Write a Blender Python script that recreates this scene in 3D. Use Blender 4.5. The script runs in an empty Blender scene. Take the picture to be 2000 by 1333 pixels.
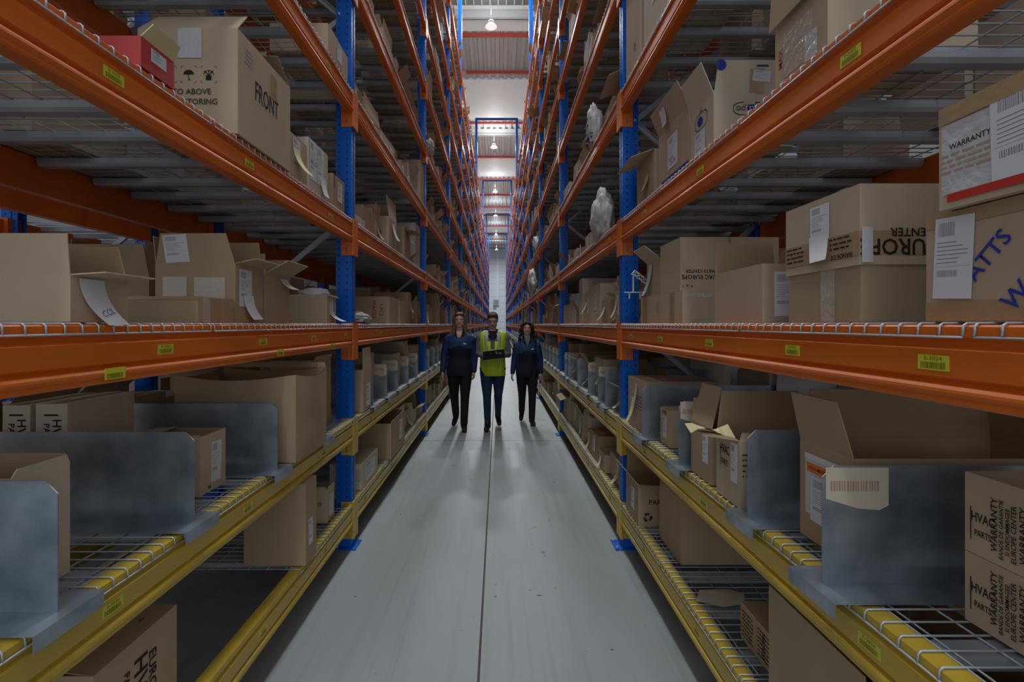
import bpy, bmesh, math, random
from mathutils import Vector, Matrix, Euler
R = random.Random(7)
PI = math.pi
C = bpy.context.scene.collection
sc = bpy.context.scene

# ---------------------------------------------------------------- camera
CAMZ = 1.62
cam_d = bpy.data.cameras.new('camera'); cam = bpy.data.objects.new('camera', cam_d); C.objects.link(cam)
cam.location = (0, 0, CAMZ); cam.rotation_euler = (PI/2, 0, 0)
cam_d.sensor_width = 36; cam_d.lens = 18.0
cam_d.shift_x = 0.0135; cam_d.shift_y = -0.01625
cam_d.clip_start = 0.05; cam_d.clip_end = 300
sc.camera = cam
# ---------------------------------------------------------------- world, exposure
w = bpy.data.worlds.new('hall_daylight'); sc.world = w; w.use_nodes = True
w.node_tree.nodes['Background'].inputs[0].default_value = (0.86, 0.93, 1.0, 1)
w.node_tree.nodes['Background'].inputs[1].default_value = 1.9
sc.view_settings.view_transform = 'Standard'; sc.view_settings.look = 'None'
sc.view_settings.exposure = -1.32; sc.view_settings.gamma = 1.0
sc.view_settings.use_curve_mapping = False
sc.cycles.max_bounces = 6; sc.cycles.diffuse_bounces = 4; sc.cycles.glossy_bounces = 3
sc.cycles.caustics_reflective = False; sc.cycles.caustics_refractive = False
AISLE_AND_FILL_LAMPS = [(-13, 0, 160), (-8, 0, 160), (-3, 0, 110), (2.2, 0, 80), (6.0, 0, 190), (10.5, 0, 150), (14.2, 0, 220),  # lamps behind the camera and over the near aisle: unseen, added for fill
         (18.0, 0, 480), (30.3, 0, 1050), (40.5, 0, 700), (49.4, 0, 700), (60, 0, 700), (72, 0, 900)]  # some real aisle lamps, the rest added to brighten the far end
SIDE_FILL_LAMPS = [(1.5, 190), (9, 190), (20, 190), (34, 190)]  # unseen lamps added beyond the racks to light shelf backs

# ---------------------------------------------------------------- materials
def mat(name, col, rough=0.6, metal=0.0, spec=0.5, var=0.0, vscale=6.0, bump=0.0, bscale=60.0, col2=None, emit=None, alpha=None, coords='Object', stretch=(1,1,1)):
    m = bpy.data.materials.new(name); m.use_nodes = True
    nt = m.node_tree; b = nt.nodes['Principled BSDF']
    b.inputs['Base Color'].default_value = (*col, 1); b.inputs['Roughness'].default_value = rough
    b.inputs['Metallic'].default_value = metal; b.inputs['Specular IOR Level'].default_value = spec
    m.diffuse_color = (*col, 1)
    if var or bump:
        tc = nt.nodes.new('ShaderNodeTexCoord'); mp = nt.nodes.new('ShaderNodeMapping')
        mp.inputs['Scale'].default_value = stretch
        nt.links.new(tc.outputs[coords], mp.inputs[0])
    if var:
        n = nt.nodes.new('ShaderNodeTexNoise'); n.inputs['Scale'].default_value = vscale; n.inputs['Detail'].default_value = 5
        r = nt.nodes.new('ShaderNodeValToRGB'); nt.links.new(mp.outputs[0], n.inputs['Vector']); nt.links.new(n.outputs[0], r.inputs[0])
        c2 = col2 or tuple(c*(1-var) for c in col)
        r.color_ramp.elements[0].position = 0.32; r.color_ramp.elements[1].position = 0.68
        r.color_ramp.elements[0].color = (*c2, 1); r.color_ramp.elements[1].color = (*col, 1)
        nt.links.new(r.outputs[0], b.inputs['Base Color'])
    if bump:
        n2 = nt.nodes.new('ShaderNodeTexNoise'); n2.inputs['Scale'].default_value = bscale; n2.inputs['Detail'].default_value = 3
        bp = nt.nodes.new('ShaderNodeBump'); bp.inputs['Strength'].default_value = bump; bp.inputs['Distance'].default_value = 0.01
        nt.links.new(mp.outputs[0], n2.inputs['Vector']); nt.links.new(n2.outputs[0], bp.inputs['Height']); nt.links.new(bp.outputs[0], b.inputs['Normal'])
    if emit:
        b.inputs['Emission Color'].default_value = (*emit[0], 1); b.inputs['Emission Strength'].default_value = emit[1]
    if alpha is not None:
        b.inputs['Alpha'].default_value = alpha
    return m
M = {}
M['orange'] = mat('orange_paint', (0.86, 0.19, 0.018), 0.42, var=0.18, vscale=3, bump=0.05, bscale=25)
M['yellow'] = mat('yellow_paint', (0.72, 0.49, 0.04), 0.3, var=0.2, vscale=4, col2=(0.58, 0.40, 0.06), bump=0.04, bscale=25)
M['blue'] = mat('blue_paint', (0.0, 0.15, 0.72), 0.35, var=0.2, vscale=2.5)
M['galv'] = mat('galvanised_sheet', (0.55, 0.63, 0.71), 0.33, 0.72, var=0.45, vscale=8, col2=(0.27, 0.34, 0.41), bump=0.06, bscale=22)
M['wire'] = mat('galvanised_wire', (0.55, 0.62, 0.68), 0.4, 0.45)
M['channel'] = mat('galvanised_channel', (0.54, 0.59, 0.64), 0.45, 0.3, var=0.25, vscale=5)
def card(name, col, v=0.13):
    return mat(name, col, 0.82, spec=0.2, var=v, vscale=2.5, bump=0.10, bscale=9, stretch=(1, 1, 1))
M['tan'] = card('cardboard_tan', (0.62, 0.49, 0.345))
M['kraft'] = card('cardboard_kraft', (0.51, 0.375, 0.24))
M['olive'] = card('cardboard_olive', (0.47, 0.37, 0.235))
M['pink'] = card('cardboard_pinkish', (0.58, 0.43, 0.32))
M['pale'] = card('cardboard_pale', (0.70, 0.60, 0.47))
M['whitebox'] = card('cardboard_white', (0.66, 0.65, 0.63))
M['red'] = mat('red_carton', (0.62, 0.07, 0.07), 0.5, var=0.1)
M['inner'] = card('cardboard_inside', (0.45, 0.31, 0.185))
M['paper'] = mat('white_paper', (0.74, 0.76, 0.80), 0.7, spec=0.2)
M['yellowpaper'] = mat('yellow_paper', (0.78, 0.70, 0.38), 0.7, spec=0.2)
M['ink'] = mat('black_ink', (0.03, 0.025, 0.025), 0.7, spec=0.2)
M['greyink'] = mat('grey_ink', (0.30, 0.32, 0.36), 0.7, spec=0.2)
M['brownink'] = mat('worn_brown_ink', (0.10, 0.075, 0.06), 0.7, spec=0.2)
M['blueink'] = mat('blue_ink', (0.03, 0.06, 0.35), 0.7, spec=0.2)
M['redink'] = mat('red_ink', (0.58, 0.045, 0.03), 0.7, spec=0.2)
M['fadedink'] = mat('faded_ink', (0.45, 0.30, 0.24), 0.7, spec=0.2)
M['pen'] = mat('pen_ink', (0.06, 0.06, 0.25), 0.6)
M['sticker'] = mat('yellow_sticker', (0.72, 0.70, 0.05), 0.45)
M['stickerink'] = mat('sticker_ink', (0.20, 0.19, 0.01), 0.6)
M['orangesticker'] = mat('orange_sticker', (0.80, 0.22, 0.03), 0.5)
M['tape'] = mat('brown_packing_tape', (0.46, 0.32, 0.18), 0.22, spec=0.6, bump=0.25, bscale=30)
M['cleartape'] = mat('clear_packing_tape', (0.58, 0.50, 0.42), 0.18, spec=0.7, bump=0.35, bscale=45)
M['film'] = mat('plastic_film', (0.66, 0.68, 0.70), 0.22, spec=0.7, bump=0.5, bscale=35)
M['bag'] = mat('white_bag_plastic', (0.62, 0.62, 0.60), 0.6, spec=0.3, bump=0.25, bscale=18)
M['dark'] = mat('dark_hole', (0.01, 0.01, 0.015), 0.8)
M['blackplastic'] = mat('black_plastic', (0.015, 0.015, 0.018), 0.4)
M['whiteplastic'] = mat('white_plastic', (0.72, 0.73, 0.75), 0.4)
M['cladding'] = mat('wall_cladding', (0.74, 0.79, 0.84), 0.6)
M['sidewall'] = mat('side_wall_cladding', (0.25, 0.26, 0.28), 0.7)
M['roof'] = mat('roof_deck', (0.74, 0.76, 0.78), 0.5, var=0.1, vscale=1.0)
M['roofpanel'] = mat('translucent_skylight', (0.80, 0.80, 0.78), 0.6, emit=((0.97, 0.97, 1.0), 0.36))
M['purlin'] = mat('red_purlin', (0.75, 0.13, 0.09), 0.5)
M['whitesteel'] = mat('white_steel', (0.78, 0.79, 0.80), 0.5)
M['lampglass'] = mat('lamp_glass', (1, 1, 1), 0.5, emit=((1.0, 0.98, 0.95), 1.6))
M['basedark'] = mat('joint_filler', (0.13, 0.115, 0.095), 0.9)
M['skin'] = mat('skin', (0.72, 0.45, 0.37), 0.55)
M['lips'] = mat('lips', (0.40, 0.13, 0.12), 0.5)
M['navy'] = mat('navy_softshell', (0.008, 0.028, 0.115), 0.65, var=0.35, vscale=9, bump=0.4, bscale=14)
M['yoke'] = mat('blue_yoke_fabric', (0.018, 0.055, 0.17), 0.65, bump=0.3, bscale=14)
M['darknavy'] = mat('dark_navy_fabric', (0.004, 0.008, 0.022), 0.8, bump=0.3, bscale=14)
M['blackcloth'] = mat('black_trousers', (0.006, 0.006, 0.009), 0.85, bump=0.4, bscale=12)
M['jeans'] = mat('dark_denim', (0.012, 0.045, 0.11), 0.85, var=0.4, vscale=10, bump=0.4, bscale=14)
M['greyknit'] = mat('grey_knit', (0.20, 0.21, 0.24), 0.9, var=0.2, vscale=30)
M['hivis'] = mat('hi_vis_yellow', (0.62, 0.80, 0.03), 0.6, bump=0.4, bscale=10)
M['silver'] = mat('silver_reflective', (0.60, 0.62, 0.66), 0.4)
M['shoe'] = mat('black_leather', (0.012, 0.012, 0.016), 0.35)
M['brownhair'] = mat('brown_hair', (0.16, 0.08, 0.042), 0.65, var=0.5, vscale=40, stretch=(1, 1, .15))
M['blackhair'] = mat('dark_hair', (0.030, 0.018, 0.014), 0.85, var=0.4, vscale=30)
M['shorthair'] = mat('short_brown_hair', (0.13, 0.085, 0.055), 0.7, var=0.4, vscale=60)
M['pinkplastic'] = mat('pink_plastic', (0.55, 0.05, 0.16), 0.4)

# floor material: worn concrete
def floor_mat():
    m = bpy.data.materials.new('polished_concrete'); m.use_nodes = True; nt = m.node_tree; b = nt.nodes['Principled BSDF']
    geo = nt.nodes.new('ShaderNodeNewGeometry')
    def noise(scale, detail, sx=1, sy=1):
        mp = nt.nodes.new('ShaderNodeMapping'); mp.inputs['Scale'].default_value = (sx, sy, 1)
        nt.links.new(geo.outputs['Position'], mp.inputs[0])
        n = nt.nodes.new('ShaderNodeTexNoise'); n.inputs['Scale'].default_value = scale; n.inputs['Detail'].default_value = detail
        nt.links.new(mp.outputs[0], n.inputs['Vector']); return n
    n1 = noise(1.1, 8, 1.6, .35); r1 = nt.nodes.new('ShaderNodeValToRGB'); nt.links.new(n1.outputs[0], r1.inputs[0])
    r1.color_ramp.elements[0].position = .36; r1.color_ramp.elements[0].color = (0.285, 0.318, 0.322, 1)
    r1.color_ramp.elements[1].position = .64; r1.color_ramp.elements[1].color = (0.375, 0.425, 0.445, 1)
    n2 = noise(2.6, 9, 7, .22); r2 = nt.nodes.new('ShaderNodeValToRGB'); nt.links.new(n2.outputs[0], r2.inputs[0])
    r2.color_ramp.elements[0].position = .26; r2.color_ramp.elements[0].color = (0.66, 0.63, 0.60, 1)
    r2.color_ramp.elements[1].position = .46; r2.color_ramp.elements[1].color = (1, 1, 1, 1)
    mx = nt.nodes.new('ShaderNodeMix'); mx.data_type = 'RGBA'; mx.blend_type = 'MULTIPLY'; mx.inputs['Factor'].default_value = .45
    nt.links.new(r1.outputs[0], mx.inputs['A']); nt.links.new(r2.outputs[0], mx.inputs['B'])
    n3 = noise(13, 3, 1, .8); r3 = nt.nodes.new('ShaderNodeValToRGB'); nt.links.new(n3.outputs[0], r3.inputs[0])
    r3.color_ramp.elements[0].position = .23; r3.color_ramp.elements[0].color = (0.35, 0.34, 0.33, 1)
    r3.color_ramp.elements[1].position = .28; r3.color_ramp.elements[1].color = (1, 1, 1, 1)
    mx2 = nt.nodes.new('ShaderNodeMix'); mx2.data_type = 'RGBA'; mx2.blend_type = 'MULTIPLY'; mx2.inputs['Factor'].default_value = .8
    nt.links.new(mx.outputs['Result'], mx2.inputs['A']); nt.links.new(r3.outputs[0], mx2.inputs['B'])
    nt.links.new(mx2.outputs['Result'], b.inputs['Base Color'])
    rr = nt.nodes.new('ShaderNodeMapRange'); rr.inputs['To Min'].default_value = .34; rr.inputs['To Max'].default_value = .6
    nt.links.new(n1.outputs[0], rr.inputs['Value']); nt.links.new(rr.outputs[0], b.inputs['Roughness'])
    b.inputs['Specular IOR Level'].default_value = .45
    return m
M['floor'] = floor_mat()

# ---------------------------------------------------------------- helpers
class MB:
    """collects geometry for ONE mesh"""
    def __init__(s): s.v = []; s.f = []; s.m = []; s.ms = []; s.smooth = []
    def mi(s, m):
        if m not in s.ms: s.ms.append(m)
        return s.ms.index(m)
    def poly(s, pts, faces, m, smooth=False):
        o = len(s.v); s.v += [tuple(p) for p in pts]; k = s.mi(m)
        for f in faces: s.f.append(tuple(i+o for i in f)); s.m.append(k); s.smooth.append(smooth)
    def box(s, x0, x1, y0, y1, z0, z1, m, mtx=None):
        p = [Vector(q) for q in ((x0,y0,z0),(x1,y0,z0),(x1,y1,z0),(x0,y1,z0),(x0,y0,z1),(x1,y0,z1),(x1,y1,z1),(x0,y1,z1))]
        if mtx is not None: p = [mtx @ q for q in p]
        s.poly(p, [(0,3,2,1),(4,5,6,7),(0,1,5,4),(1,2,6,5),(2,3,7,6),(3,0,4,7)], m)
    def tube(s, pts, r, m, n=6, caps=True, smooth=True, radii=None):
        pts = [Vector(p) for p in pts]; L = len(pts); rings = []
        up0 = None
        for i, p in enumerate(pts):
            t = (pts[min(i+1, L-1)] - pts[max(i-1, 0)]).normalized()
            if up0 is None:
                a = Vector((0,0,1)) if abs(t.z) < .9 else Vector((1,0,0))
            else: a = up0
            u = t.cross(a)
            if u.length < 1e-6: u = t.cross(Vector((0,1,0)))
            u.normalize(); vv = u.cross(t).normalized(); up0 = vv
            rr = radii[i] if radii else r
            rx, ry = rr if isinstance(rr, tuple) else (rr, rr)
            rings.append([p + u*(rx*math.cos(2*PI*j/n)) + vv*(ry*math.sin(2*PI*j/n)) for j in range(n)])
        V = [q for g in rings for q in g]; F = []
        for i in range(L-1):
            for j in range(n):
                a = i*n+j; b = i*n+(j+1) % n; F.append((a, b, b+n, a+n))
        if caps: F.append(tuple(range(n))[::-1]); F.append(tuple((L-1)*n+j for j in range(n)))
        s.poly(V, F, m, smooth)
    def loft(s, rings, m, n=20, smooth=True):
        """rings (cx,cy,cz,rx,ry) stacked; closed with caps"""
        V = []; F = []
        for (cx, cy, cz, rx, ry) in rings:
            V += [(cx+rx*math.cos(2*PI*j/n), cy+ry*math.sin(2*PI*j/n), cz) for j in range(n)]
        L = len(rings)
        for i in range(L-1):
            for j in range(n):
                a = i*n+j; b = i*n+(j+1) % n; F.append((a, b, b+n, a+n))
        F.append(tuple(range(n))[::-1]); F.append(tuple((L-1)*n+j for j in range(n)))
        s.poly(V, F, m, smooth)
    def ell(s, c, r, m, nu=16, nv=10, mtx=None):
        V = []; F = []
        for i in range(nv+1):
            th = PI*i/nv
            for j in range(nu):
                ph = 2*PI*j/nu
                p = Vector((r[0]*math.sin(th)*math.cos(ph), r[1]*math.sin(th)*math.sin(ph), r[2]*math.cos(th)))
                if mtx is not None: p = mtx @ p
                V.append(Vector(c)+p)
        for i in range(nv):
            for j in range(nu):
                a = i*nu+j; b = i*nu+(j+1) % nu; F.append((a, a+nu, b+nu, b))
        s.poly(V, F, m, True)
    def prism(s, prof, y0, y1, m, axis='y'):
        n = len(prof)
        V = [(p[0], y0, p[1]) for p in prof] + [(p[0], y1, p[1]) for p in prof]
        F = [(j, (j+1) % n, (j+1) % n+n, j+n) for j in range(n)] + [tuple(range(n))[::-1], tuple(range(n, 2*n))]
        s.poly(V, F, m)
    def mesh(s, name):
        me = bpy.data.meshes.new(name); me.from_pydata(s.v, [], s.f)
        for m in s.ms: me.materials.append(m)
        me.polygons.foreach_set('material_index', s.m)
        me.polygons.foreach_set('use_smooth', s.smooth)
        me.update(); return me
def fixn(me):
    bm = bmesh.new(); bm.from_mesh(me); bmesh.ops.recalc_face_normals(bm, faces=bm.faces); bm.to_mesh(me); bm.free(); return me
def link(name, data, parent=None, loc=(0,0,0), rot=None, mtx=None):
    o = bpy.data.objects.new(name, data); C.objects.link(o)
    if parent is not None: o.parent = parent
    if mtx is not None: o.matrix_local = mtx
    else:
        o.location = loc
        if rot: o.rotation_euler = rot
    return o
def tag(o, label=None, cat=None, group=None, kind=None):
    if label: o['label'] = label
    if cat: o['category'] = cat
    if group: o['group'] = group
    if kind: o['kind'] = kind
    return o
def struct(o): o['kind'] = 'structure'; return o
ORD = ['first','second','third','fourth','fifth','sixth','seventh','eighth','ninth','tenth','eleventh','twelfth','thirteenth','fourteenth','fifteenth','sixteenth','seventeenth']
_txt = {}
def text_mesh(s, size, m, sx=1.0, bold=0.0):
    k = (s, size, m.name, sx, bold)
    if k in _txt: return _txt[k]
    cu = bpy.data.curves.new('lettering', 'FONT'); cu.body = s; cu.size = size; cu.align_x = 'CENTER'; cu.align_y = 'CENTER'
    cu.resolution_u = 2; cu.offset = bold*size
    o = bpy.data.objects.new('lettering_source', cu); C.objects.link(o)
    me = bpy.data.meshes.new_from_object(o, depsgraph=bpy.context.evaluated_depsgraph_get())
    C.objects.unlink(o); bpy.data.objects.remove(o); bpy.data.curves.remove(cu)
    me.materials.clear(); me.materials.append(m)
    if sx != 1.0:
        for v in me.vertices: v.co.x *= sx
    _txt[k] = me; return me

# ---------------------------------------------------------------- layout
W = {-1: 1.061, 1: 0.90}          # half aisle, to the face of each rack
BAY = 3.75; NB = 16; DEP = 1.08
LV = [0.33, 0.934, 1.625, 2.38, 3.31, 4.235, 5.16, 6.085, 7.01, 7.935, 8.86]
def nlev(k):                      # levels that can be seen in bay k
    return 6 if k == 0 else 9 if k == 1 else 11
TALL = (4, 7, 10, 13, 16)
SIDE = {-1: 'left', 1: 'right'}
LNAME = ['bottom shelf', 'second shelf', 'third shelf', 'fourth shelf', 'fifth shelf', 'sixth shelf', 'seventh shelf', 'eighth shelf', 'ninth shelf', 'tenth shelf', 'top shelf']

# ---------------------------------------------------------------- floor
fl = struct(link('floor', (lambda b: (b.box(-12, 12, -18, 86, -.3, -.012, M['basedark']), b.mesh('floor'))[1])(MB())))
XJ = [-12, -7, -.09, 7, 12]; YJ = [-18, -11, -4.9, 1.1, 7.12, 13.2, 19.3, 25.4, 31.5, 37.6, 43.7, 49.8, 55.9, 62, 68, 74, 80, 86]
for i in range(4):
    for j in range(len(YJ)-1):
        b = MB(); g = .006
        b.box(XJ[i]+g, XJ[i+1]-g, YJ[j]+g, YJ[j+1]-g, -.013, 0, M['floor'])
        link('concrete_slab', b.mesh('concrete_slab'), fl)

b = MB(); rr = random.Random(11)
def spot(x, y, r, m, st=1.0):
    n = 9; b.poly([(x+r*rr.uniform(.4, 1.1)*math.cos(2*PI*j/n), y+st*r*rr.uniform(.4, 1.1)*math.sin(2*PI*j/n), .0006) for j in range(n)], [tuple(range(n))], m)
SP = mat('orange_paint_spot', (.50, .30, .08), .7); SD = mat('dark_scuff', (.13, .14, .16), .7)
for (px, py, r) in ((1060, 1080, .022), (1046, 1030, .012), (1040, 1032, .008), (1052, 968, .010), (1057, 905, .016), (1064, 1086, .012), (1038, 1064, .006), (1085, 1150, .010), (836, 1046, .008)):
    D = 1620/(py-634); spot((px-973)*D/1000, D, r, SP, 1.6)
for (px, py, r) in ((1073, 1017, .014), (1037, 960, .010), (782, 1006, .018), (968, 1142, .010), (968, 1166, .014), (1054, 1164, .018), (1036, 1153, .010), (694, 1166, .012), (1090, 1037, .008), (885, 910, .03), (1195, 1270, .012)):
    D = 1620/(py-634); spot((px-973)*D/1000, D, r, SD, .6)
tag(link('paint_spots', b.mesh('paint_spots'), fl), kind='stuff')

# ---------------------------------------------------------------- roof, walls
ZC = 13.5
XW = 9.0
b = MB()
b.box(-XW-.2, XW+.2, -4, 80.4, ZC+.32, ZC+.5, M['roof']); cl = struct(link('ceiling', b.mesh('ceiling')))
SMOOTH = [(19.0, 20.7), (24.8, 29.6), (36.6, 41.0), (51.9, 54.8), (62, 66)]
def corrugated(y0, y1):
    b = MB(); x = -XW; pr = []
    pts = []
    while x < XW:
        pts += [(x, ZC), (x+.16, ZC), (x+.20, ZC+.10), (x+.33, ZC+.10)]; x += .37
    n = len(pts); V = [(p[0], y0, p[1]) for p in pts]+[(p[0], y1, p[1]) for p in pts]
    b.poly(V, [(i, i+1, i+1+n, i+n) for i in range(n-1)], M['roof'])
    link('corrugated_sheet', b.mesh('corrugated_sheet'), cl)
ys = [-4]
for a, c in SMOOTH:
    corrugated(ys[-1], a); ys.append(c)
    b = MB(); b.box(-XW, XW, a, c, ZC-.02, ZC+.06, M['roofpanel']); link('smooth_roof_panel', b.mesh('smooth_roof_panel'), cl)
corrugated(ys[-1], 80)
for y in (2.9, 5.9, 8.9, 11.9, 14.9, 17.9, 20.9, 24.0, 30.0, 36.1, 41.7, 46.7, 51.5, 55.4, 61.6, 66.5, 71, 76):
    b = MB(); b.box(-XW, XW, y-.05, y+.05, ZC-.13, ZC, M['purlin']); link('red_purlin', b.mesh('purlin'), cl)
b = MB(); b.box(-XW, XW, 16.6, 19.0, ZC-.03, ZC-.01, M['sidewall'])
gl = link('roof_window', b.mesh('roof_window'), cl); gl['label'] = 'dark glazed strip in the roof'
for i in range(59):
    b = MB(); b.box(-8.7+.3*i-.02, -8.7+.3*i+.02, 16.6, 19.0, ZC-.07, ZC-.03, M['whitesteel']); link('glazing_bar', b.mesh('glazing_bar'), gl)
for y in (19.35, 31.2, 52):
    b = MB()
    b.box(-XW, XW, y-.14, y+.14, ZC-.35, ZC-.31, M['whitesteel']); b.box(-XW, XW, y-.14, y+.14, ZC-.04, ZC, M['whitesteel'])
    b.box(-XW, XW, y-.02, y+.02, ZC-.35, ZC, M['whitesteel'])
    link('roof_beam', b.mesh('roof_beam'), cl)
for nm, x in (('wall_left', -XW), ('wall_right', XW)):
    b = MB(); b.box(min(x, x*1.03), max(x, x*1.03), -4, 80.4, 0, ZC+.3, M['sidewall']); struct(link(nm, b.mesh(nm)))
b = MB(); b.box(-XW, XW, 80.2, 80.5, 0, ZC+.3, M['basedark']); wf = struct(link('wall_far', b.mesh('wall_far')))
z = 0
while z < ZC:
    for (xa, xb) in ((-XW, -4.5), (-4.5, 0.1), (0.1, 4.7), (4.7, XW)):
        b = MB(); b.box(xa+.01, xb-.01, 80.1, 80.2, z+.012, min(z+.99, ZC), M['cladding']); link('cladding_panel', b.mesh('cladding_panel'), wf)
    z += 1.0
b = MB(); b.box(-.28, .12, 79.75, 80.1, 0, ZC, M['whitesteel']); struct(link('trim_1', b.mesh('wall_column')))
b = MB(); b.box(-.75, .1, 79.4, 79.74, 4.6, 5.5, M['channel']); b.box(-.66, .0, 79.38, 79.4, 4.7, 5.4, M['greyink'])
tag(link('air_heater', b.mesh('air_heater')), 'small grey heater unit high on the white column of far wall', 'heater')

# ---------------------------------------------------------------- lamps
lamp_b = MB()
lamp_b.tube([(0,0,.0),(0,0,.10)], .1, M['whitesteel'], 12); lamp_b.tube([(0,0,-.14),(0,0,0)], .2, M['whitesteel'], 20, caps=False, radii=[.24,.12])
lamp_b.tube([(0,0,.10),(0,0,1.35)], .008, M['wire'], 6)
lamp_me = lamp_b.mesh('lamp_housing')
g = MB(); g.tube([(0,0,-.125),(0,0,-.11)], .2, M['lampglass'], 20); glass_me = g.mesh('lamp_glass')
def lamp(x, y, p, lab, sz=.9):  # builds real aisle lamps and added fill lamps alike
    o = link('high_bay_or_fill_lamp', None, None, (x, y, ZC-1.3)); tag(o, lab, 'lamp', 'high bay lamps under the roof')
    link('housing', lamp_me, o); link('glass', glass_me, o)
    L = bpy.data.lights.new('lamp_light', 'AREA'); L.shape = 'DISK'; L.size = sz; L.energy = p; L.color = (0.93, 0.97, 1.0)
    l = bpy.data.objects.new('lamp_light', L); C.objects.link(l); l.parent = o; l.location = (0, 0, -.16)
    L = bpy.data.lights.new('lamp_glow', 'POINT'); L.shadow_soft_size = .16; L.energy = p*.11; L.color = (0.93, 0.97, 1.0)
    l = bpy.data.objects.new('lamp_glow', L); C.objects.link(l); l.parent = o; l.location = (0, 0, .30)
for i, (y, x, p) in enumerate(AISLE_AND_FILL_LAMPS):
    lab = ('round lamp in the aisle row of seen and added fill lamps, %s from far wall' % ORD[len(AISLE_AND_FILL_LAMPS)-1-i])
    lamp(x-.25, y, p*1.7, lab, 1.0)
for s in (-1, 1):
    for i, (y, p) in enumerate(SIDE_FILL_LAMPS):
        lamp(s*5.6, y, p*(.5 if y < 5 else 1.5), 'round unseen fill lamp added above the %s neighbouring aisle, %s of its row' % (SIDE[s], ORD[i]), .45)

# ---------------------------------------------------------------- rack frames
def post_mesh(s, h, front, holes):
    """upright post; local origin at its aisle-side face, +depth away from the aisle"""
    b = MB(); m = M['blue']
    f = 1 if front else -1
    # omega section: wide box at the face, narrower flanges behind
    pr = [(0,-.045),(.075,-.045),(.075,-.038),(.115,-.038),(.115,-.030),(.068,-.030),(.068,-.012),(.075,-.008),(.075,.008),(.068,.012),(.068,.030),(.115,.030),(.115,.038),(.075,.038),(.075,.045),(0,.045),(0,.016),(.006,.010),(.006,-.010),(0,-.016)]
    pts = [(s*f*p[0], p[1]) for p in pr]; n = len(pts)
    V = [(x, y, 0) for x, y in pts]+[(x, y, h) for x, y in pts]
    F = [(i, (i+1) % n, (i+1) % n+n, i+n) for i in range(n)]+[tuple(range(n)), tuple(range(n, 2*n))[::-1]]
    b.poly(V, F, m)
    me = fixn(b.mesh('post'))
    if not holes: return me, None
    hb = MB(); z = .12
    while z < min(h, holes):
        for dx, yy in ((.032, -.0453), (.095, -.0383)):
            x = s*f*dx
            hb.poly([(x-.004, yy, z+.0055), (x-.0055, yy, z), (x-.002, yy, z-.007), (x+.002, yy, z-.007), (x+.0055, yy, z), (x+.004, yy, z+.0055)], [(0,1,2,3,4,5)], M['dark'])
        if front:
            for yy in (-.03, .03):
                x = -s*.0004
                hb.poly([(x, yy-.003, z+.005), (x, yy-.004, z-.002), (x, yy, z-.007), (x, yy+.004, z-.002), (x, yy+.003, z+.005)], [(0,1,2,3,4)], M['dark'])
        z += .05
    return me, hb.mesh('slots')
_pm = {}
def pmesh(s, h, front, holes):
    k = (s, h, front, holes)
    if k not in _pm: _pm[k] = post_mesh(*k)
    return _pm[k]
def base_mesh():
    b = MB(); b.box(-.09, .07, -.085, .085, 0, .008, M['blue'])
    for x, y in ((-.07, -.06), (-.07, .06)): b.tube([(x, y, .008), (x, y, .02)], .009, M['wire'], 6)
    return b.mesh('base_plate')
bm_base = base_mesh()
def channel_bar(p0, p1, w=.035, t=.022, m=None):
    b = MB(); p0 = Vector(p0); p1 = Vector(p1); d = p1-p0; L = d.length
    rot = d.to_track_quat('Z', 'Y').to_matrix().to_4x4()
    mt = Matrix.Translation(p0) @ rot
    m = m or M['channel']
    b.box(-.0015, .0015, -w/2, w/2, 0, L, m, mt); b.box(0, t, -w/2, -w/2+.003, 0, L, m, mt); b.box(0, t, w/2-.003, w/2, 0, L, m, mt)
    return b.mesh('brace')
def upright_frame(s, k, off, label, hmax, holes, plates=True):
    h = hmax
    x0 = s*(W[s]+off)
    o = link('upright_frame', None, None, (x0, BAY*k, 0)); tag(o, label, 'rack frame', 'blue upright frames of the racks')
    me, sl = pmesh(s, h, True, holes); p = link('post', me, o)
    if sl: tag(link('slots', sl, p), kind='stuff')
    me2, sl2 = pmesh(s, h, False, holes); p2 = link('post', me2, o, (s*DEP+s*.0, 0, 0))
    if sl2: tag(link('slots', sl2, p2), kind='stuff')
    link('base_plate', bm_base, o, (s*.03, 0, 0)); link('base_plate', bm_base, o, (s*(DEP-.05), 0, 0), rot=(0, 0, PI))
    ph = 0 if s < 0 else .75
    z = .12 + ph; a = True
    xs = (s*.09, s*(DEP-.09))
    zz = .87 if s < 0 else 1.60
    nodes = []
    zf = zz-1.5 if zz > 1.5 else zz
    zf = zf if zf > .05 else .1
    i = 0; zcur = zf
    while zcur < h-.1:
        nodes.append((xs[i % 2], zcur)); zcur += .75; i += 1
    link('brace', channel_bar((xs[0], 0, .12), (xs[1], 0, .12)), o)
    for q in range(len(nodes)-1):
        link('brace', channel_bar((nodes[q][0], 0, nodes[q][1]), (nodes[q+1][0], 0, nodes[q+1][1])), o)
        if k <= 3:
            bb = MB(); bb.tube([(nodes[q][0], -.05, nodes[q][1]), (nodes[q][0], .03, nodes[q][1])], .009, M['wire'], 6); link('bolt', bb.mesh('bolt'), o)
    return o
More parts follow.
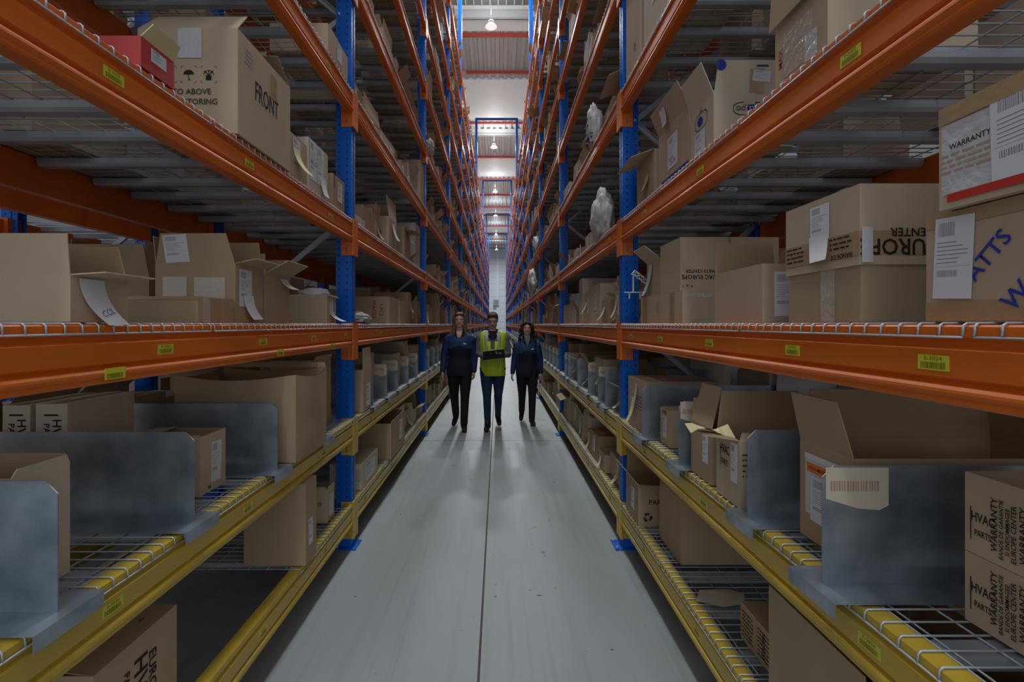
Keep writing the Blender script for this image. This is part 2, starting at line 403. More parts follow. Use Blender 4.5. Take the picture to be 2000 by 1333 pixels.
for s in (-1, 1):
    for k in range(0, NB+1):
        h = 12.2 if k in TALL else 9.1
        if k == 0: h = 4.9
        upright_frame(s, k, 0, 'blue upright frame of the %s rack, %s frame along the aisle%s' % (SIDE[s], ORD[k], ', carrying the overhead tie' if k in TALL else ''), h, {1: 6.5, 2: 9.1, 3: 9.1}.get(k, 0))
        if k <= 4:
            upright_frame(s, k, 1.46, 'blue frame of the back-to-back row behind the %s rack, %s frame along' % (SIDE[s], ORD[k]), 6.2 if k < 2 else 9.1, 3.0 if k == 1 else 0)
for k in TALL:
    b = MB(); b.box(-W[-1]-.1, W[1]+.1, BAY*k-.05, BAY*k+.05, 12.1, 12.2, M['blue'])
    if k in (4,): pass
    tag(link('overhead_tie', b.mesh('overhead_tie')), 'blue steel tie across the aisle top, %s portal from the front' % ORD[TALL.index(k)], 'tie beam', 'blue ties over the aisle')

# ---------------------------------------------------------------- beams
PROF = [(.0,0),(.046,0),(.050,-.004),(.050,-.024),(.040,-.031),(.039,-.042),(.046,-.047),(.050,-.050),(.050,-.104),(.040,-.112),(.040,-.117),(.050,-.121),(.0545,-.127),(.0555,-.133),(.0535,-.139),(.049,-.143),(.050,-.152),(.046,-.158),(.0,-.158)]
PROF_LO = [(.0,0),(.052,0),(.050,-.158),(.0,-.158)]
def beam_mesh(d, color, prof, L=BAY-.1):
    b = MB(); b.prism([(d*p[0], p[1]) for p in prof], -L/2, L/2, color); return fixn(b.mesh('beam'))
def connector_mesh(d, color, e):
    """end connector; d = outward direction, e = +1 far end / -1 near end; local origin beam top at beam end"""
    b = MB()
    y0, y1 = (-.012, .045) if e > 0 else (-.045, .012)
    b.box(min(d*.042, d*.056), max(d*.042, d*.056), y0, y1, -.255, .012, color)
    yy = .0035 if e > 0 else -.0075
    x0, x1 = d*.05, d*-.035
    b.box(min(x0, x1), max(x0, x1), yy-.004 if e > 0 else yy, yy if e > 0 else yy+.004, -.255, .012, color)
    if e > 0:
        for zc in (-.215, -.02):
            b.box(d*.004-.003, d*.004+.003, yy-.0046, yy-.0041, zc-.022, zc+.022, M['blue'])
    return b.mesh('connector')
BM = {}
for d in (-1, 1):
    for cn in ('orange', 'yellow'):
        BM[('b', d, cn)] = beam_mesh(d, M[cn], PROF); BM[('lo', d, cn)] = beam_mesh(d, M[cn], PROF_LO)
        for e in (-1, 1): BM[('c', d, cn, e)] = connector_mesh(d, M[cn], e)
def sticker_mesh(v):
    rr = random.Random(v); b = MB(); w2, h2 = .0375, .0155
    b.box(-w2, w2, -h2, h2, 0, .0006, M['sticker'])
    x = -w2+.007
    while x < w2-.009:
        ww = rr.choice((.0007, .0012, .0018)); b.box(x, x+ww, -h2+.003, .001, .0006, .0008, M['stickerink']); x += ww+rr.choice((.0007, .0013))
    me = b.mesh('location_label'); return me
STK = [sticker_mesh(i) for i in range(4)]
STT = [text_mesh(t, .0125, M['stickerink'], 1.25) for t in ('E-3022', 'E-3020', 'E-3024', 'E-3026')]
def face_mtx(d, x, y, z):        # plane whose normal is d*X; u right for a viewer in the aisle
    n = Vector((d, 0, 0)); v = Vector((0, 0, 1)); u = v.cross(n)
    return Matrix(((u.x, v.x, n.x, x), (u.y, v.y, n.y, y), (u.z, v.z, n.z, z), (0, 0, 0, 1)))
def zbeam(l): return LV[l]-.006
stuffb = {'orange': MB(), 'yellow': MB()}
def add_beam(s, k, l, which, off=0.0, indiv=True):
    cn = 'yellow' if l < 2 else 'orange'
    d = -s if which == 'front' else s
    xf = s*(W[s]+off) + s*.0 if which == 'front' else s*(W[s]+off+DEP)
    x = xf - d*.038 if which == 'front' else xf - d*.05
    yc = BAY*(k+.5)
    if not indiv:
        b = stuffb[cn]
        pr = PROF if (which == 'front' and off == 0) else PROF_LO
        b.prism([(x+d*p[0], zbeam(l)+p[1]) for p in pr], yc-1.825, yc+1.825, M[cn])
        for y in (yc-1.83, yc+1.83): b.box(min(x+d*-.03, x+d*.056), max(x+d*-.03, x+d*.056), y-.03, y+.03, zbeam(l)-.255, zbeam(l)+.012, M[cn])
        return
    row = 'front' if which == 'front' else 'back'
    where = '%s rack' % SIDE[s] if off == 0 else 'row behind the %s rack' % SIDE[s]
    o = link('shelf_beam', BM[('b' if off == 0 else 'lo', d, cn)], None, (x, yc, zbeam(l)))
    tag(o, '%s %s beam of the %s, %s, %s bay' % (cn, row, where, LNAME[l], ORD[k]), 'beam', '%s shelf beams' % cn, 'thing')
    if off == 0:
        for e in (-1, 1): link('connector', BM[('c', d, cn, e)], o, (0, e*1.825, 0))
    if off == 0 and which == 'front' and k <= 2 and l < 6:
        rr = random.Random(k*50+l*3+s)
        for q in range(4 if l != 2 else 5):
            yy = -1.5+q*.93 if l != 2 else {-1: [-.26, .41, 1.04, 1.65, -1.1], 1: [-.83, -.33, .28, .93, 1.55]}[s][q]
            if k > 0 or l != 2: yy += rr.uniform(-.1, .1)
            st = link('location_label', STK[q % 4], o, mtx=face_mtx(d, d*.0502, yy, -.077)); st['label'] = 'yellow barcode label'
            if k < 2: link('label_print', STT[(q+l) % 4], st, (0, .0085, .0012))
        if l == 2 and s < 0:
            for yy in (-.48, .58, 1.35):
                st = link('location_label', STK[1], o, mtx=face_mtx(d, d*.0558, yy, -.132)); st['label'] = 'yellow barcode label on the lower ridge'
n_b = 0
for s in (-1, 1):
    for k in range(NB):
        for l in range(nlev(k)):
            add_beam(s, k, l, 'front', 0, k <= 8)
            add_beam(s, k, l, 'back', 0, k <= 2)
            if k <= 4 and l <= 7:
                add_beam(s, k, l, 'front', 1.46, k <= 1 and l < 6)
                add_beam(s, k, l, 'back', 1.46, False)
for cn, b in stuffb.items():
    o = link('shelf_beam_rows', fixn(b.mesh('beam_rows')), None); tag(o, 'distant %s shelf beams far down both racks' % cn, 'beam', kind='stuff')

# ---------------------------------------------------------------- wire decks
DW = (BAY-.1)/4
def deck_mesh(s, fine=True):
    """origin: front edge (aisle face of beam), centre of its width, deck top"""
    b = MB(); m = M['wire']; r = .0026; hw = DW/2-.012; n = 18; dep = DEP-.06; a = s
    for i in range(n):
        y = -hw + 2*hw*i/(n-1)
        b.tube([(a*dep, y, -r), (a*.004, y, -r), (-a*.003, y, -.008), (-a*.004, y, -.027)] if fine else [(a*dep, y, -r), (-a*.004, y, -r), (-a*.004, y, -.027)], r, m, 5)
    for x in [-.004]: b.tube([(a*x, -hw, -.027-r), (a*x, hw, -.027-r)], r, m, 5)
    xs = [.055, .075] + [.075+.1*j for j in range(1, 10)]
    for x in xs: b.tube([(a*x, -hw, -.0078), (a*x, hw, -.0078)], r, m, 5)
    return b.mesh('wire_mesh')
def chan_mesh(s):
    b = MB(); x0, x1 = sorted((s*.045, s*(DEP-.055)))
    pr = [(-.032,-.011),(.032,-.011),(.030,-.034),(.020,-.046),(-.020,-.046),(-.030,-.034)]
    n = len(pr); V = [(x0, p[0], p[1]) for p in pr]+[(x1, p[0], p[1]) for p in pr]
    b.poly(V, [(j, (j+1) % n, (j+1) % n+n, j+n) for j in range(n)]+[tuple(range(n))[::-1], tuple(range(n, 2*n))], M['channel'])
    return fixn(b.mesh('support_channel'))
DK = {s: deck_mesh(s) for s in (-1, 1)}; CH = {s: chan_mesh(s) for s in (-1, 1)}
far_deck = MB()
def add_deck(s, k, l, j, off=0.0, indiv=True):
    y = BAY*k+.05+DW*(j+.5) - (.1 if (s, k, l, off) == (-1, 0, 0, 0.0) else 0); x = s*(W[s]+off-.012)
    if indiv:
        o = link('wire_deck', DK[s], None, (x, y, LV[l]))
        where = '%s rack' % SIDE[s] if off == 0 else 'row behind the %s rack' % SIDE[s]
        tag(o, 'galvanised wire deck on the %s, %s, %s bay, %s panel along' % (where, LNAME[l], ORD[k], ORD[j]), 'wire deck', 'galvanised wire mesh decks')
        for yy in (-.32, 0.0, .32): link('support_channel', CH[s], o, (0, yy, 0))
    else:
        b = far_deck; hw = DW/2-.012; z = LV[l]
        n = 10 if k < 8 else 5
        for i in range(n):
            yy = y-hw+2*hw*i/(n-1); wr = .0035 if k < 8 else .006
            xa, xb = sorted((x, x+s*1.02))
            b.box(xa, xb, yy-wr, yy+wr, z-.006, z, M['wire'])
        if k < 8 and off == 0:
            b.box(min(x-s*.004, x), max(x-s*.004, x), y-hw, y+hw, z-.030, z-.024, M['wire'])
            for i in range(18):
                yy = y-hw+2*hw*i/17; b.poly([(x-s*.004, yy-.0028, z), (x-s*.004, yy+.0028, z), (x-s*.004, yy+.0028, z-.028), (x-s*.004, yy-.0028, z-.028)], [(0, 1, 2, 3)], M['wire'])
        else: b.box(min(x-s*.004, x), max(x-s*.004, x), y-hw, y+hw, z-.022, z-.003, M['wire'])
        for yy in (-.3, 0, .3):
            xa, xb = sorted((x+s*.06, x+s*1.0)); b.box(xa, xb, y+yy-.03, y+yy+.03, z-.045, z-.012, M['channel'])
for s in (-1, 1):
    for k in range(NB):
        for l in range(nlev(k)):
            for j in range(4):
                if (s, k, l) == (-1, 0, 0) and j < 3: continue      # no deck there, one looks down on the floor
                add_deck(s, k, l, j, 0, k <= 2 or (k == 3 and l <= 9))
    for k in range(0, 4):
        for l in range(0, 7):
            if k == 0 and l in (2, 3): continue
            for j in range(4): add_deck(s, k, l, j, 1.46, False)
tag(link('wire_deck_rows', far_deck.mesh('wire_deck_rows')), 'distant wire decks far down both racks', 'wire deck', kind='stuff')

# ---------------------------------------------------------------- cartons
T = .004
def tub_mesh(lx, ly, h, m, closed, inner=None, bulge=0.0, rr=None):
    b = MB(); x, y = lx/2, ly/2
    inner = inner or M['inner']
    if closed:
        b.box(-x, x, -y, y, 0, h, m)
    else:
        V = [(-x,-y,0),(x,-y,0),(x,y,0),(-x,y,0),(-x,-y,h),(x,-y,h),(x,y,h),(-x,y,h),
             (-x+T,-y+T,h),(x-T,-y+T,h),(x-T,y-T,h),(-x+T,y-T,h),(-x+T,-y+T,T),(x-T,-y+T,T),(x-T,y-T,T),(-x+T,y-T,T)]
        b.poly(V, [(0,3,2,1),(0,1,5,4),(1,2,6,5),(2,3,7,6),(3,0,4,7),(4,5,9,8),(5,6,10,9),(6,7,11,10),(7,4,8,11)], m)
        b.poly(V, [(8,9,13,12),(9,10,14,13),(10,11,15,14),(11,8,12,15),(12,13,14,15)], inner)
    if bulge:
        from mathutils import noise
        b = MB(); NU, NV = 10, 8
        for fx, L2 in (((0,-1), x), ((1,0), y), ((0,1), x), ((-1,0), y)):
            for off, mm in ((0, m), (T, inner)):
                V = []
                for iv in range(NV+1):
                    for iu in range(NU+1):
                        u_ = -1+2*iu/NU; v_ = iv/NV
                        q = bulge*math.cos(u_*PI/2)*v_**.7*(1.2 if fx[1] < 0 else .7) + bulge*.35*noise.noise(Vector((u_*2.2+fx[0]*7, v_*3, fx[1]*5)))*math.cos(u_*PI/2)
                        zt = h*v_*(1-.06*math.cos(u_*PI/2)*v_) - off*0
                        tx, ty = -fx[1], fx[0]
                        px = fx[0]*((x if fx[0] else 0)-off+q)+tx*u_*(L2-off); py = fx[1]*((y if fx[1] else 0)-off+q)+ty*u_*(L2-off)
                        V.append((px, py, zt))
                F = [(r_*(NU+1)+c_, r_*(NU+1)+c_+1, (r_+1)*(NU+1)+c_+1, (r_+1)*(NU+1)+c_) for r_ in range(NV) for c_ in range(NU)]
                b.poly(V, F if not off else [f[::-1] for f in F], mm, True)
        b.box(-x, x, -y, y, 0, .003, m)
    me = b.mesh('carton')
    return me
def flap_mesh(L, ln, m, inner, cut=.012):
    """hinged along local X at y=0, extends +Y; outer side faces -Z (when upright: outwards)"""
    b = MB(); h = L/2-.002; c = min(cut, L*.1); t = .0035
    V = [(-h,0,0),(h,0,0),(h-c,ln,0),(-h+c,ln,0),(-h,0,t),(h,0,t),(h-c,ln,t),(-h+c,ln,t)]
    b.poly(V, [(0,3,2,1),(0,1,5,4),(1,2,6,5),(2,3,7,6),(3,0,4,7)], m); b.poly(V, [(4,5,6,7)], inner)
    return b.mesh('flap')
def face_local(s, face, lx, ly, h):
    """frame of a face: origin at its bottom centre; u right for the viewer, v up, n out"""
    x, y = lx/2, ly/2
    if face == 'aisle': n = Vector((-s,0,0)); o = Vector((-s*x,0,0)); v = Vector((0,0,1)); W2 = ly
    elif face == 'back': n = Vector((s,0,0)); o = Vector((s*x,0,0)); v = Vector((0,0,1)); W2 = ly
    elif face == 'near': n = Vector((0,-1,0)); o = Vector((0,-y,0)); v = Vector((0,0,1)); W2 = lx
    elif face == 'far': n = Vector((0,1,0)); o = Vector((0,y,0)); v = Vector((0,0,1)); W2 = lx
    elif face == 'top': n = Vector((0,0,1)); o = Vector((0,-y,h)); v = Vector((0,1,0)); W2 = lx
    u = v.cross(n)
    return Matrix(((u.x,v.x,n.x,o.x),(u.y,v.y,n.y,o.y),(u.z,v.z,n.z,o.z),(0,0,0,1))), W2
def ship_mesh(w, h, seed):
    rr = random.Random(seed); b = MB(); b.box(-w/2, w/2, -h/2, h/2, 0, .0006, M['paper'])
    zt = .0007; e = .0002
    y = h/2-.06*h; x = -w*.40
    while x < w*.02:
        ww = rr.choice((.006,.012,.02))*w; b.box(x, x+ww, y-.17*h, y, zt-e, zt, M['greyink']); x += ww+.011*w
    yy = y-.24*h
    for i in range(6):
        b.box(-w*.42, -w*.42+w*rr.uniform(.3,.8), yy-.012*h, yy, zt-e, zt, M['greyink']); yy -= .05*h
    b.box(-w*.46, w*.46, yy-.004*h, yy, zt-e, zt, M['greyink']); yy -= .05*h
    x = -w*.40
    while x < w*.1:
        ww = rr.choice((.01,.02))*w; b.box(x, x+ww, yy-.08*h, yy, zt-e, zt, M['greyink']); x += ww+.012*w
    return b.mesh('shipping_label')
_ship = {}
def ship(w, h, seed=0):
    k = (round(w, 3), round(h, 3), seed % 5)
    if k not in _ship: _ship[k] = ship_mesh(w, h, seed % 5)
    return _ship[k]
def slip_mesh(w, h, curl, m, skew=0.0, m2=None):
    """sheet hanging from v=0 downwards, curling outwards"""
    b = MB(); n = 7; V = []
    for i in range(n):
        t = i/(n-1); V += [(-w/2+skew*t*t, -h*t*(1-.12*curl/h*t), .001+curl*t*t), (w/2+skew*t*t*.7, -h*t*(1-.12*curl/h*t)+ (0.02*w*t), .001+curl*t*t*1.15)]
    V2 = [(x, y, z+.0008) for x, y, z in V]
    F = [(2*i, 2*i+2, 2*i+3, 2*i+1) for i in range(n-1)]
    b.poly(V2, F, m, True); b.poly(V, [f[::-1] for f in F], m2 or m, True)
    return b.mesh('paper_slip')
COLN = {'tan': 'tan', 'kraft': 'brown', 'olive': 'olive brown', 'pink': 'reddish tan', 'pale': 'pale tan', 'whitebox': 'white', 'red': 'red'}
n_indiv = 0
def carton(s, z, ix, y0, y1, wd, h, col, label, flaps=None, extras=(), yaw=0.0, bulge=0.0, group=None, cat='box', name='cardboard_box', tilt=0):
    """ix = |x| of the aisle-side face"""
    flaps = flaps or {}
    lx, ly = wd, y1-y0
    m = M[col]; inner = M['inner'] if col not in ('whitebox', 'red') else m
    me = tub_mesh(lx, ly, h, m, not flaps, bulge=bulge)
    loc = (s*(ix+lx/2), (y0+y1)/2, z)
    if not flaps and not extras:
        o = link(name, me, None, loc, rot=(tilt, 0, yaw)); tag(o, label, cat, group); return o
    o = link(name, None, None, loc, rot=(tilt, 0, yaw)); tag(o, label, cat, group)
    link('carton', me, o)
    for key, spec in flaps.items():
        ang, ln = spec[0], spec[1]
        fm, Wd = face_local(s, key, lx, ly, h)
        # hinge frame: x along edge, y inwards, z up
        u = fm.col[0].xyz; nrm = fm.col[2].xyz; org = fm.col[3].xyz + Vector((0,0,h))
        a = math.radians(ang)
        d = -nrm*math.cos(a) + Vector((0,0,1))*math.sin(a)
        xx = -u; zz = xx.cross(d)
        # outward surface must face out when upright
        if zz.dot(-nrm) < 0 and math.sin(a) > 0: xx = u; zz = xx.cross(d)
        elif math.sin(a) <= 0 and zz.z < 0: pass
        mt = Matrix(((xx.x,d.x,zz.x,org.x),(xx.y,d.y,zz.y,org.y),(xx.z,d.z,zz.z,org.z),(0,0,0,1)))
        if col == 'red': m = inner = M['yellowpaper']
        f = link('flap', flap_mesh(Wd, ln, m, inner, spec[2] if len(spec) > 2 else .012), o, mtx=mt)
        if len(spec) > 3:
            for e in spec[3]: add_extra(f, Matrix.Translation((0, 0, 0)) @ Matrix.Rotation(PI, 4, 'Y'), e)
    for e in extras:
        fm, Wd = face_local(s, e[1], lx, ly, h)
        add_extra(o, fm, (e[0],)+tuple(e[2:]))
    return o
_zc = {}
def add_extra(o, fm, e):
    k = e[0]
    q_ = _zc[o.name] = _zc.get(o.name, 0)+1
    fm = fm @ Matrix.Translation((0, 0, .00045*q_))
    if k == 'ship':
        _, u, v, w_, h_ = e[:5]; rot = e[5] if len(e) > 5 else 0
        c = link('shipping_label', ship(w_, h_, int(abs(u*1000))), o, mtx=fm @ Matrix.Translation((u, v, .0008)) @ Matrix.Rotation(rot, 4, 'Z'))
        c['label'] = 'white shipping label'
    elif k == 'text':
        _, s_, u, v, size, rot, mk = e[:7]; sx = e[7] if len(e) > 7 else 1.0
        link('printed_text', text_mesh(s_, size, M[mk], sx, .012), o, mtx=fm @ Matrix.Translation((u, v, .0012)) @ Matrix.Rotation(rot, 4, 'Z'))
    elif k == 'tape':
        _, u, v, w_, h_, mk = e
        b = MB(); b.box(-w_/2, w_/2, -h_/2, h_/2, 0, .0005, M[mk]); link('packing_tape', b.mesh('packing_tape'), o, mtx=fm @ Matrix.Translation((u, v, .0002)))
    elif k == 'rect':
        _, u, v, w_, h_, mk = e
        b = MB(); b.box(-w_/2, w_/2, -h_/2, h_/2, 0, .0005, M[mk]); link('printed_mark', b.mesh('printed_mark'), o, mtx=fm @ Matrix.Translation((u, v, .0009)))
    elif k == 'slip':
        _, u, v, w_, h_, curl, mk = e[:7]; skew = e[7] if len(e) > 7 else 0
        m2 = 'yellowpaper' if mk == 'paper' else mk
        link('paper_slip', slip_mesh(w_, h_, curl, M[mk], skew, M[m2]), o, mtx=fm @ Matrix.Translation((u, v, .002)))
        if len(e) > 8:
            t = .72; link('printed_text', text_mesh(e[8], h_*.2, M['pen'], 1.0, .0), o, mtx=fm @ Matrix.Translation((u+skew*t*t*.9, v-h_*t*(1-.12*curl/h_*t)+.01*w_*t, .0075+curl*t*t*1.12)) @ Matrix.Rotation(-math.atan2(2*curl*t, h_), 4, 'X') @ Matrix.Rotation(.3, 4, 'Z'))
    elif k == 'ring':
        _, u, v, ru, rv, t, mk = e
        b = MB(); n = 28; V = []
        for j in range(n):
            a = 2*PI*j/n; c_, s_ = math.cos(a), math.sin(a)
            pw = lambda q: math.copysign(abs(q)**.7, q)
            V += [(ru*pw(c_), rv*pw(s_), 0), ((ru-t)*pw(c_), (rv-t)*pw(s_), 0)]
        b.poly(V, [(2*j, (2*j+2) % (2*n), (2*j+3) % (2*n), 2*j+1) for j in range(n)], M[mk])
        link('printed_ring', b.mesh('ring'), o, mtx=fm @ Matrix.Translation((u, v, .0011)))
    elif k == 'disc':
        _, u, v, ru, rv, mk = e
        b = MB(); n = 24; b.poly([(ru*math.cos(2*PI*j/n), rv*math.sin(2*PI*j/n), 0) for j in range(n)], [tuple(range(n))], M[mk])
        link('printed_mark', b.mesh('disc'), o, mtx=fm @ Matrix.Translation((u, v, .0010)))
    elif k == 'lines':
        _, u, v, w_, n, dv, mk = e
        b = MB(); rr = random.Random(int(u*999+n))
        for i in range(n):
            x = -w_/2
            while x < w_/2-.01:
                q = min(rr.uniform(.006, .03), w_/2-x); b.box(x, x+q, -i*dv-.0022, -i*dv+.0022, 0, .0003, M[mk]); x += q+rr.uniform(.003, .007)
        link('printed_text', b.mesh('small_print'), o, mtx=fm @ Matrix.Translation((u, v, .0010)))
    elif k == 'umb':    # umbrella, glass and arrow handling signs
        _, u, v, sz, mk = e
        b = MB(); q = sz
        def P(pts): b.poly([(x*q, y*q, 0) for x, y in pts], [tuple(range(len(pts)))], M[mk])
        def Rr(x0, x1, y0, y1): P([(x0,y0),(x1,y0),(x1,y1),(x0,y1)])
        # umbrella
        P([(math.cos(PI*j/10)*.5, math.sin(PI*j/10)*.42) for j in range(11)]); Rr(-.03,.03,-.5,0); Rr(-.03,.16,-.56,-.5); Rr(.10,.16,-.5,-.42)
        # box with crossed lines
        for ox in (1.9,): 
            Rr(ox-.26, ox+.26, -.55, -.1); Rr(ox-.03, ox+.03, -.1, .4); P([(ox-.45,.3),(ox-.4,.36),(ox+.02,-.05),(ox-.03,-.1)]); P([(ox+.45,.3),(ox+.4,.36),(ox-.02,-.05),(ox+.03,-.1)])
            for j in range(8): a0 = PI*j/8; P([(ox+math.cos(a0)*.5, math.sin(a0)*.45-.05),(ox+math.cos(a0+.3)*.5, math.sin(a0+.3)*.45-.05),(ox+math.cos(a0+.3)*.42, math.sin(a0+.3)*.38-.05),(ox+math.cos(a0)*.42, math.sin(a0)*.38-.05)])
        ox = -1.9; Rr(ox-.2, ox+.2, -.5, -.15); Rr(ox-.12, ox-.06, .0, .5); Rr(ox+.06, ox+.12, 0, .5); Rr(ox-.2, ox+.2, .2, .26)
        for ox in (-1.9, 0, 1.9):
            for sx in (-1, 1):
                for sy in (-1, 1):
                    x, y = ox+sx*.72, sy*.78
                    Rr(min(x, x-sx*.2), max(x, x-sx*.2), y-.015, y+.015); Rr(x-.015, x+.015, min(y, y-sy*.2), max(y, y-sy*.2))
        link('handling_signs', b.mesh('signs'), o, mtx=fm @ Matrix.Translation((u, v, .0010)))
    elif k == 'recycle':
        _, u, v, sz, mk = e
        b = MB()
        for j in range(3):
            a = 2*PI*j/3+PI/2
            for da, r0, r1 in ((-.55, .30, .62), (.0, .34, .66)):
                p = [(math.cos(a+da)*r0, math.sin(a+da)*r0), (math.cos(a+da)*r1, math.sin(a+da)*r1), (math.cos(a+da+.5)*r1, math.sin(a+da+.5)*r1), (math.cos(a+da+.5)*r0, math.sin(a+da+.5)*r0)]
                b.poly([(x*sz, y*sz, 0) for x, y in p], [(0,1,2,3)], M[mk])
            q = a+.5; b.poly([(math.cos(q)*.2*sz, math.sin(q)*.2*sz, 0), (math.cos(q)*.8*sz, math.sin(q)*.8*sz, 0), (math.cos(q+.55)*.5*sz, math.sin(q+.55)*.5*sz, 0)], [(0,1,2)], M[mk])
        link('recycling_mark', b.mesh('recycling_mark'), o, mtx=fm @ Matrix.Translation((u, v, .0010)))
Z = [z+.0015 for z in LV]
UP = PI
# ===== left rack, third shelf (eye level)
carton(-1, Z[2], 1.078, 1.29, 1.49, .40, .118, 'tan', 'open tan box with tall raised flaps and a curled CCL paper slip, third shelf',
       {'near': (92, .105, .004), 'back': (88, .11), 'far': (80, .10), 'aisle': (176, .085, .004)},
       [('slip', 'aisle', -.035, .112, .085, .125, .035, 'paper', .055, 'CCL')])
o = carton(-1, Z[2], 1.095, 1.87, 2.12, .30, .096, 'kraft', 'low closed brown box with tape strips, beside the open box with the curled slip', None,
       [('tape', 'aisle', -.075, .048, .05, .094, 'cleartape'), ('tape', 'aisle', -.01, .048, .06, .094, 'tape'), ('tape', 'near', .0, .09, .30, .012, 'tape')])
carton(-1, Z[2], 1.098, 2.14, 2.39, .335, .248, 'kraft', 'big open brown box, printed label on its raised flap, torn film pouches on its side',
       {'near': (98, .125, .03, [('ship', -.075, .062, .10, .115, .06)]), 'aisle': (166, .085), 'far': (86, .125), 'back': (100, .12)},
       [('ship', 'aisle', -.04, .15, .11, .16), ('slip', 'aisle', -.02, .12, .09, .11, .03, 'paper', .03),
        ('tape', 'near', .06, .145, .13, .09, 'cleartape'), ('tape', 'near', -.085, .15, .10, .085, 'cleartape')])
carton(-1, Z[2], 1.10, 2.42, 2.70, .30, .235, 'olive', 'open olive brown box with splayed white-lined flaps behind the big open box',
       {'aisle': (150, .12), 'far': (100, .10), 'near': (75, .10)}, [('slip', 'aisle', .06, .225, .09, .06, .05, 'paper', .02)])
carton(-1, Z[2], 1.10, 3.29, 3.47, .26, .186, 'tan', 'tan box of loose clear bags next to the first blue post, third shelf',
       {'far': (20, .02), 'aisle': (215, .03)}, [('ship', 'aisle', -.01, .11, .06, .11), ('slip', 'aisle', .0, .075, .09, .07, .06, 'paper', .06)])
# bag of film in it
def blob(name, loc, r, m, label, cat, seed=0, rough=.25, group=None, mtx=None):
    """a crumpled bag: ridged, pinched surface"""
    from mathutils import noise
    b = MB(); b.ell((0,0,0), (1,1,1), m, 40, 26); V = []
    for v in b.v:
        p = Vector(v)*1.6+Vector((seed*3.1, seed, 0)); f = 1+rough*1.6*(abs(noise.noise(p))-.25)+rough*.8*(abs(noise.noise(p*2.7))-.2)+rough*.35*abs(noise.noise(p*7))
        V.append((v[0]*f*r[0], v[1]*f*r[1], max(v[2]*f*(1.1 if v[2] > 0 else 1)*r[2], -r[2]*.9)))
    b.v = V; o = link(name, b.mesh(name), None, loc)
    if mtx: o.rotation_euler = mtx
    tag(o, label, cat, group); return o
blob('plastic_bag', (-1.22, 3.38, Z[2]+.19), (.10, .07, .04), M['film'], 'crumpled clear bag on top of the tan box by the first post', 'plastic bag', 3)
# ===== left rack, fourth shelf
carton(-1, Z[3]+.002, 1.04, 2.045, 2.56, .40, .421, 'tan', 'large tan box printed FRONT with umbrella and handling signs',
       {'near': (46, .15), 'far': (42, .15)},
       [('text', 'aisle', 'FRONT', .0, .235, .115, 0, 'ink', .62), ('lines', 'aisle', -.17, .37, .07, 4, .018, 'greyink'), ('tape', 'aisle', .07, .33, .06, .11, 'tape'),
        ('umb', 'near', .005, .235, .042, 'ink'), ('text', 'near', 'REFER TO ABOVE', -.03, .165, .032, 0, 'brownink', 1.0), ('text', 'near', 'WHEN STORING', .0, .125, .032, 0, 'brownink', 1.0),
        ('tape', 'near', .01, .36, .095, .12, 'film')])
carton(-1, Z[3], 1.05, 1.505, 1.66, .27, .088, 'red', 'flat red box with a yellow flap beside the large tan box', {'aisle': (125, .05)},
       [('ship', 'aisle', .0, .055, .07, .04)], name='cardboard_box')
carton(-1, Z[3], 1.06, 2.59, 2.83, .20, .225, 'tan', 'tan box with hanging yellow and white slips, right after the FRONT box', None,
       [('umb', 'near', .02, .10, .014, 'ink'), ('ship', 'aisle', -.02, .15, .10, .12), ('slip', 'aisle', -.03, .16, .09, .14, .06, 'yellowpaper', .03)])
carton(-1, Z[3], 1.055, 2.85, 3.17, .30, .285, 'pale', 'pale tan box, its side covered with white order sheets', None,
       [('ship', 'aisle', -.09, .17, .11, .22), ('ship', 'aisle', .03, .17, .11, .22), ('text', 'aisle', '85 CCL', -.08, .16, .03, 0, 'pen'), ('slip', 'aisle', .06, .12, .09, .12, .02, 'paper', .01)])
carton(-1, Z[3], 1.075, 3.33, 3.58, .34, .225, 'kraft', 'closed brown box with small umbrella signs next to the first blue post', None,
       [('umb', 'near', .02, .10, .016, 'ink'), ('ship', 'aisle', .02, .13, .10, .13), ('rect', 'aisle', -.10, .18, .008, .10, 'dark')])
# ===== left rack, fifth shelf
carton(-1, Z[4], 1.05, 3.16, 3.57, .36, .17, 'tan', 'tan box at the aisle edge, fifth shelf, just before the first left post', None, [('ship', 'aisle', .02, .09, .09, .10)])
# ===== left rack, second shelf
carton(-1, Z[1]+.006, 1.175, 1.235, 1.405, .62, .305, 'pale', 'pale open box squeezed between the two nearest steel dividers', {'aisle': (100, .02), 'far': (95, .02)},
       [('slip', 'aisle', -.05, .26, .06, .20, .004, 'paper')])
carton(-1, Z[1], 1.182, 2.03, 2.22, .30, .236, 'tan', 'small tan box with white shipping label between steel dividers, second shelf', {'back': (5, .10), 'near': (4, .03)},
       [('ship', 'aisle', .02, .115, .075, .165, -.04), ('rect', 'near', .12, .13, .006, .06, 'dark'), ('text', 'aisle', 'EK', -.03, .02, .018, 0, 'ink')])
carton(-1, Z[1], 1.0, 2.53, 2.98, .60, .435, 'kraft', 'big battered open brown box standing over the second shelf edge', {'far': (100, .03)}, (), bulge=.03)
carton(-1, Z[1], 1.17, 3.25, 3.58, .28, .455, 'kraft', 'tall brown box with plastic pouch hanging, beside the first left post', {'aisle': (120, .03), 'far': (90, .05)},
       [('slip', 'aisle', -.08, .42, .10, .16, .03, 'film'), ('rect', 'aisle', .02, .36, .07, .012, 'orangesticker'), ('ship', 'aisle', .0, .40, .07, .07)])
